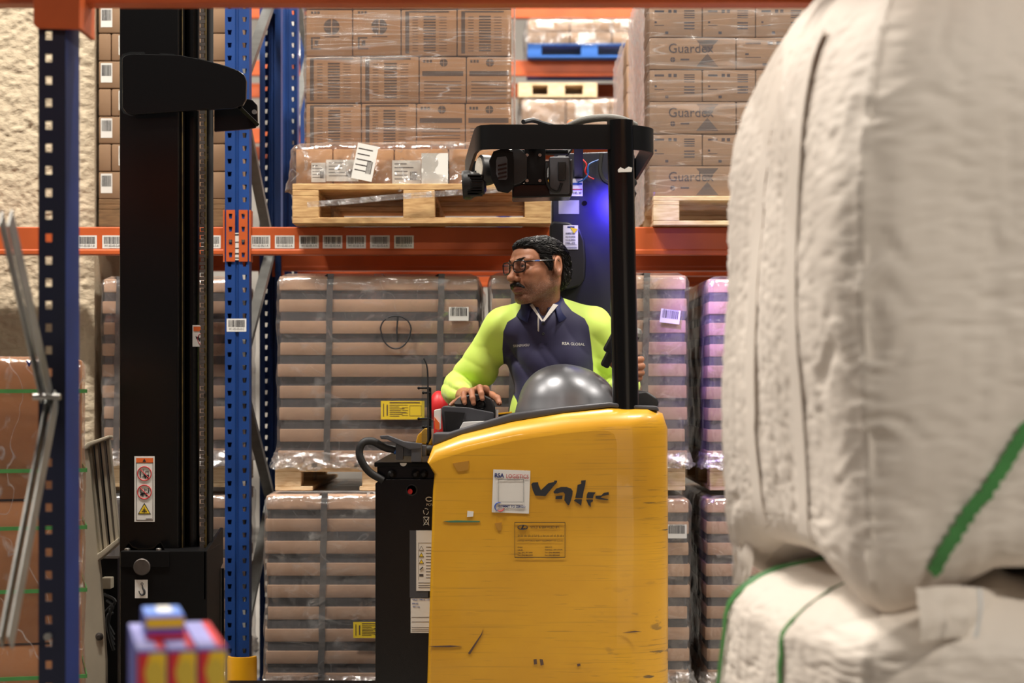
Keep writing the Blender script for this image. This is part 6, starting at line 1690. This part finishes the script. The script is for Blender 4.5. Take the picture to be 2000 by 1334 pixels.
for body_,px,py,w,sz,rt in (('SRINIVASU',1018,674.5,.056,.0125,.06),('RSA',1105,671,.026,.0135,-.02),('GLOBAL',1129,672,.05,.0135,-.03)):
    me = text_mesh(body_, sz, Matrix.Translation(P(px,py,6.40)) @ Matrix.Rotation(-rt,4,'Y') @ FRONT, width=w, ext=0.0, bold=.0003 if body_ == 'RSA' else 0)
    add('chest_lettering', onto_shirt(me), 'paper', shirt)
def shirt_patch(poly, name, m, lift=.002, sub=3):
    bm = bmesh.new(); vs = [bm.verts.new((X(x,6.40),6.4,Z(y,6.40))) for x,y in poly]; bm.faces.new(vs); bmesh.ops.triangulate(bm, faces=bm.faces)
    for _ in range(sub): bmesh.ops.subdivide_edges(bm, edges=bm.edges[:], cuts=1, use_grid_fill=False); bmesh.ops.triangulate(bm, faces=bm.faces)
    me = bpy.data.meshes.new(name); bm.to_mesh(me); bm.free(); onto_shirt(me, lift); me.shade_smooth()
    return add(name, me, m, shirt)
mat('polo_navy', rgb(40,38,72), .62); mat('collar_navy', rgb(30,36,84), .65, bump=.15, bscale=500); mat('collar_white', rgb(214,208,200), .7)
shirt_patch([(1050,617),(1053,617),(1053,648),(1050,646)], 'placket_edge', 'collar_white', .002, 3)
shirt_patch([(1053,672),(1069,670),(1069,673),(1053,675)], 'placket_stitch', 'polo_navy', .0035, 2)
for py in (632,652):
    h = sbv.ray_cast(Vector((X(1061,6.4),6.0,Z(py,6.4))), Vector((0,1,0)))
    MB().lathe([(.0055,0),(.0055,.0015),(.0045,.0022),(.001,.0016)], h[0]-Vector((0,.001,0)), (0,-1,0), 16).build('button', 'ink', shirt)
# collar: a turned-down band round the neck, open in front
def collar():
    inner, top, mid, fall = [], [], [], []
    n = 44
    for i in range(n+1):
        ph = math.radians(-146+292*i/n)       # 0 at the nape
        fr = min(1.0, (1-math.cos(ph))/1.83)  # 1 at the front ends
        d = Vector((math.sin(ph), math.cos(ph), 0))
        c = NECK + Vector((-.004,-.012,0)); c.z = 0
        zt_ = 1.645-.056*fr**1.1
        rt = .064+.002*fr
        inner.append(c+d*(rt-.004)+Vector((0,0,zt_-.03)))
        top.append(c+d*rt+Vector((0,0,zt_)))
        w = .052+.004*fr
        tip = max(0,(fr-.80)/.20)
        mid.append(c+d*(rt+.014)+Vector((0,0,zt_-w*.42)))
        fall.append(c+d*(rt+.036-.004*tip)+Vector((0,-.008*tip,zt_-w-.010*tip)))
    o = MB().grid([top,mid,fall]).build('collar', 'collar_navy', PER, fix=False)
    md = o.modifiers.new('thickness','SOLIDIFY'); md.thickness = .003
    MB().grid([inner,top]).build('collar_stand', 'collar_white', PER, fix=False)
    return top[0], top[-1]
ca_, cb_ = collar()
vb = P(1060,626,6.392)
for e_, w_ in ((ca_, .010), (cb_, .017)):
    rows = []
    for i in range(9):
        t_ = i/8; p_ = e_.lerp(vb, t_); p_.y = e_.y+(vb.y-e_.y)*t_-.004*math.sin(t_*3.14)
        sx = -1 if e_.x < vb.x else 1
        rows.append([p_+Vector((-.001*sx,0,0)), p_+Vector((sx*w_*(1-t_*.7),-.003,-.004))])
    MB().grid(rows).build('collar_facing', 'collar_white', PER, fix=False)
# --- trousers and shoes
tf = Field((-.16,5.95,.44), (.46,6.80,1.12), .010)
tf.ell((.145,6.575,1.03),(.165,.13,.11),.05)
for s_ in (-1,1):
    hip = Vector((.145+s_*.09,6.56,1.005)); kn = Vector((.145+s_*.105,6.235,.965)); an = Vector((.145+s_*.105,6.285,.58))
    tf.cap(hip,kn,.088,.066,.04); tf.cap(kn,an,.064,.05,.03)
add('trousers', mesh_of('trousers', [tf.nets()], PO), mat('trouser_cloth', rgb(44,30,34), .8), PER)
for s_ in (-1,1):
    q = Field((.145+s_*.105-.07,6.10,.445), (.145+s_*.105+.07,6.36,.60), .006)
    q.cap((.145+s_*.105,6.29,.52),(.145+s_*.105,6.17,.495),.042,.036,.02); q.cap((.145+s_*.105,6.285,.56),(.145+s_*.105,6.285,.50),.045,.045,.02)
    q.cut(lambda x,y,z: .462-z, .004)
    add('shoe', mesh_of('shoe', [q.nets()], PO), 'black_plastic', PER)
# --- hand-held scanner in the left hand
sc_ = thing('handheld_scanner', 'black hand-held scanner in the left hand of the driver, behind the roof post', 'scanner', (X(1215,6.14), 6.14, Z(720,6.14)))
MB().bar(P(1180,716,6.16), P(1204,668,6.15), .03, .055, up=(0,1,0)).build('handle', 'black_plastic', sc_, bevel=.008, seg=3)
MB().bar(P(1188,690,6.145), P(1215,640,6.14), .045, .04, up=(0,1,0)).build('scanner_body', 'black_plastic', sc_, bevel=.01, seg=3)
MB().tube([P(1213,712,6.15),P(1232,670,6.15),P(1240,652,6.15)], [.016,.018,.02], 14).build('grip', 'black_plastic', sc_)
MB().lathe([(.002,.012),(.014,.010),(.022,.0),(.022,-.012),(.012,-.02)], P(1243,647,6.15), (.4,-.3,1), 20).build('scan_head', 'galvanised', sc_)
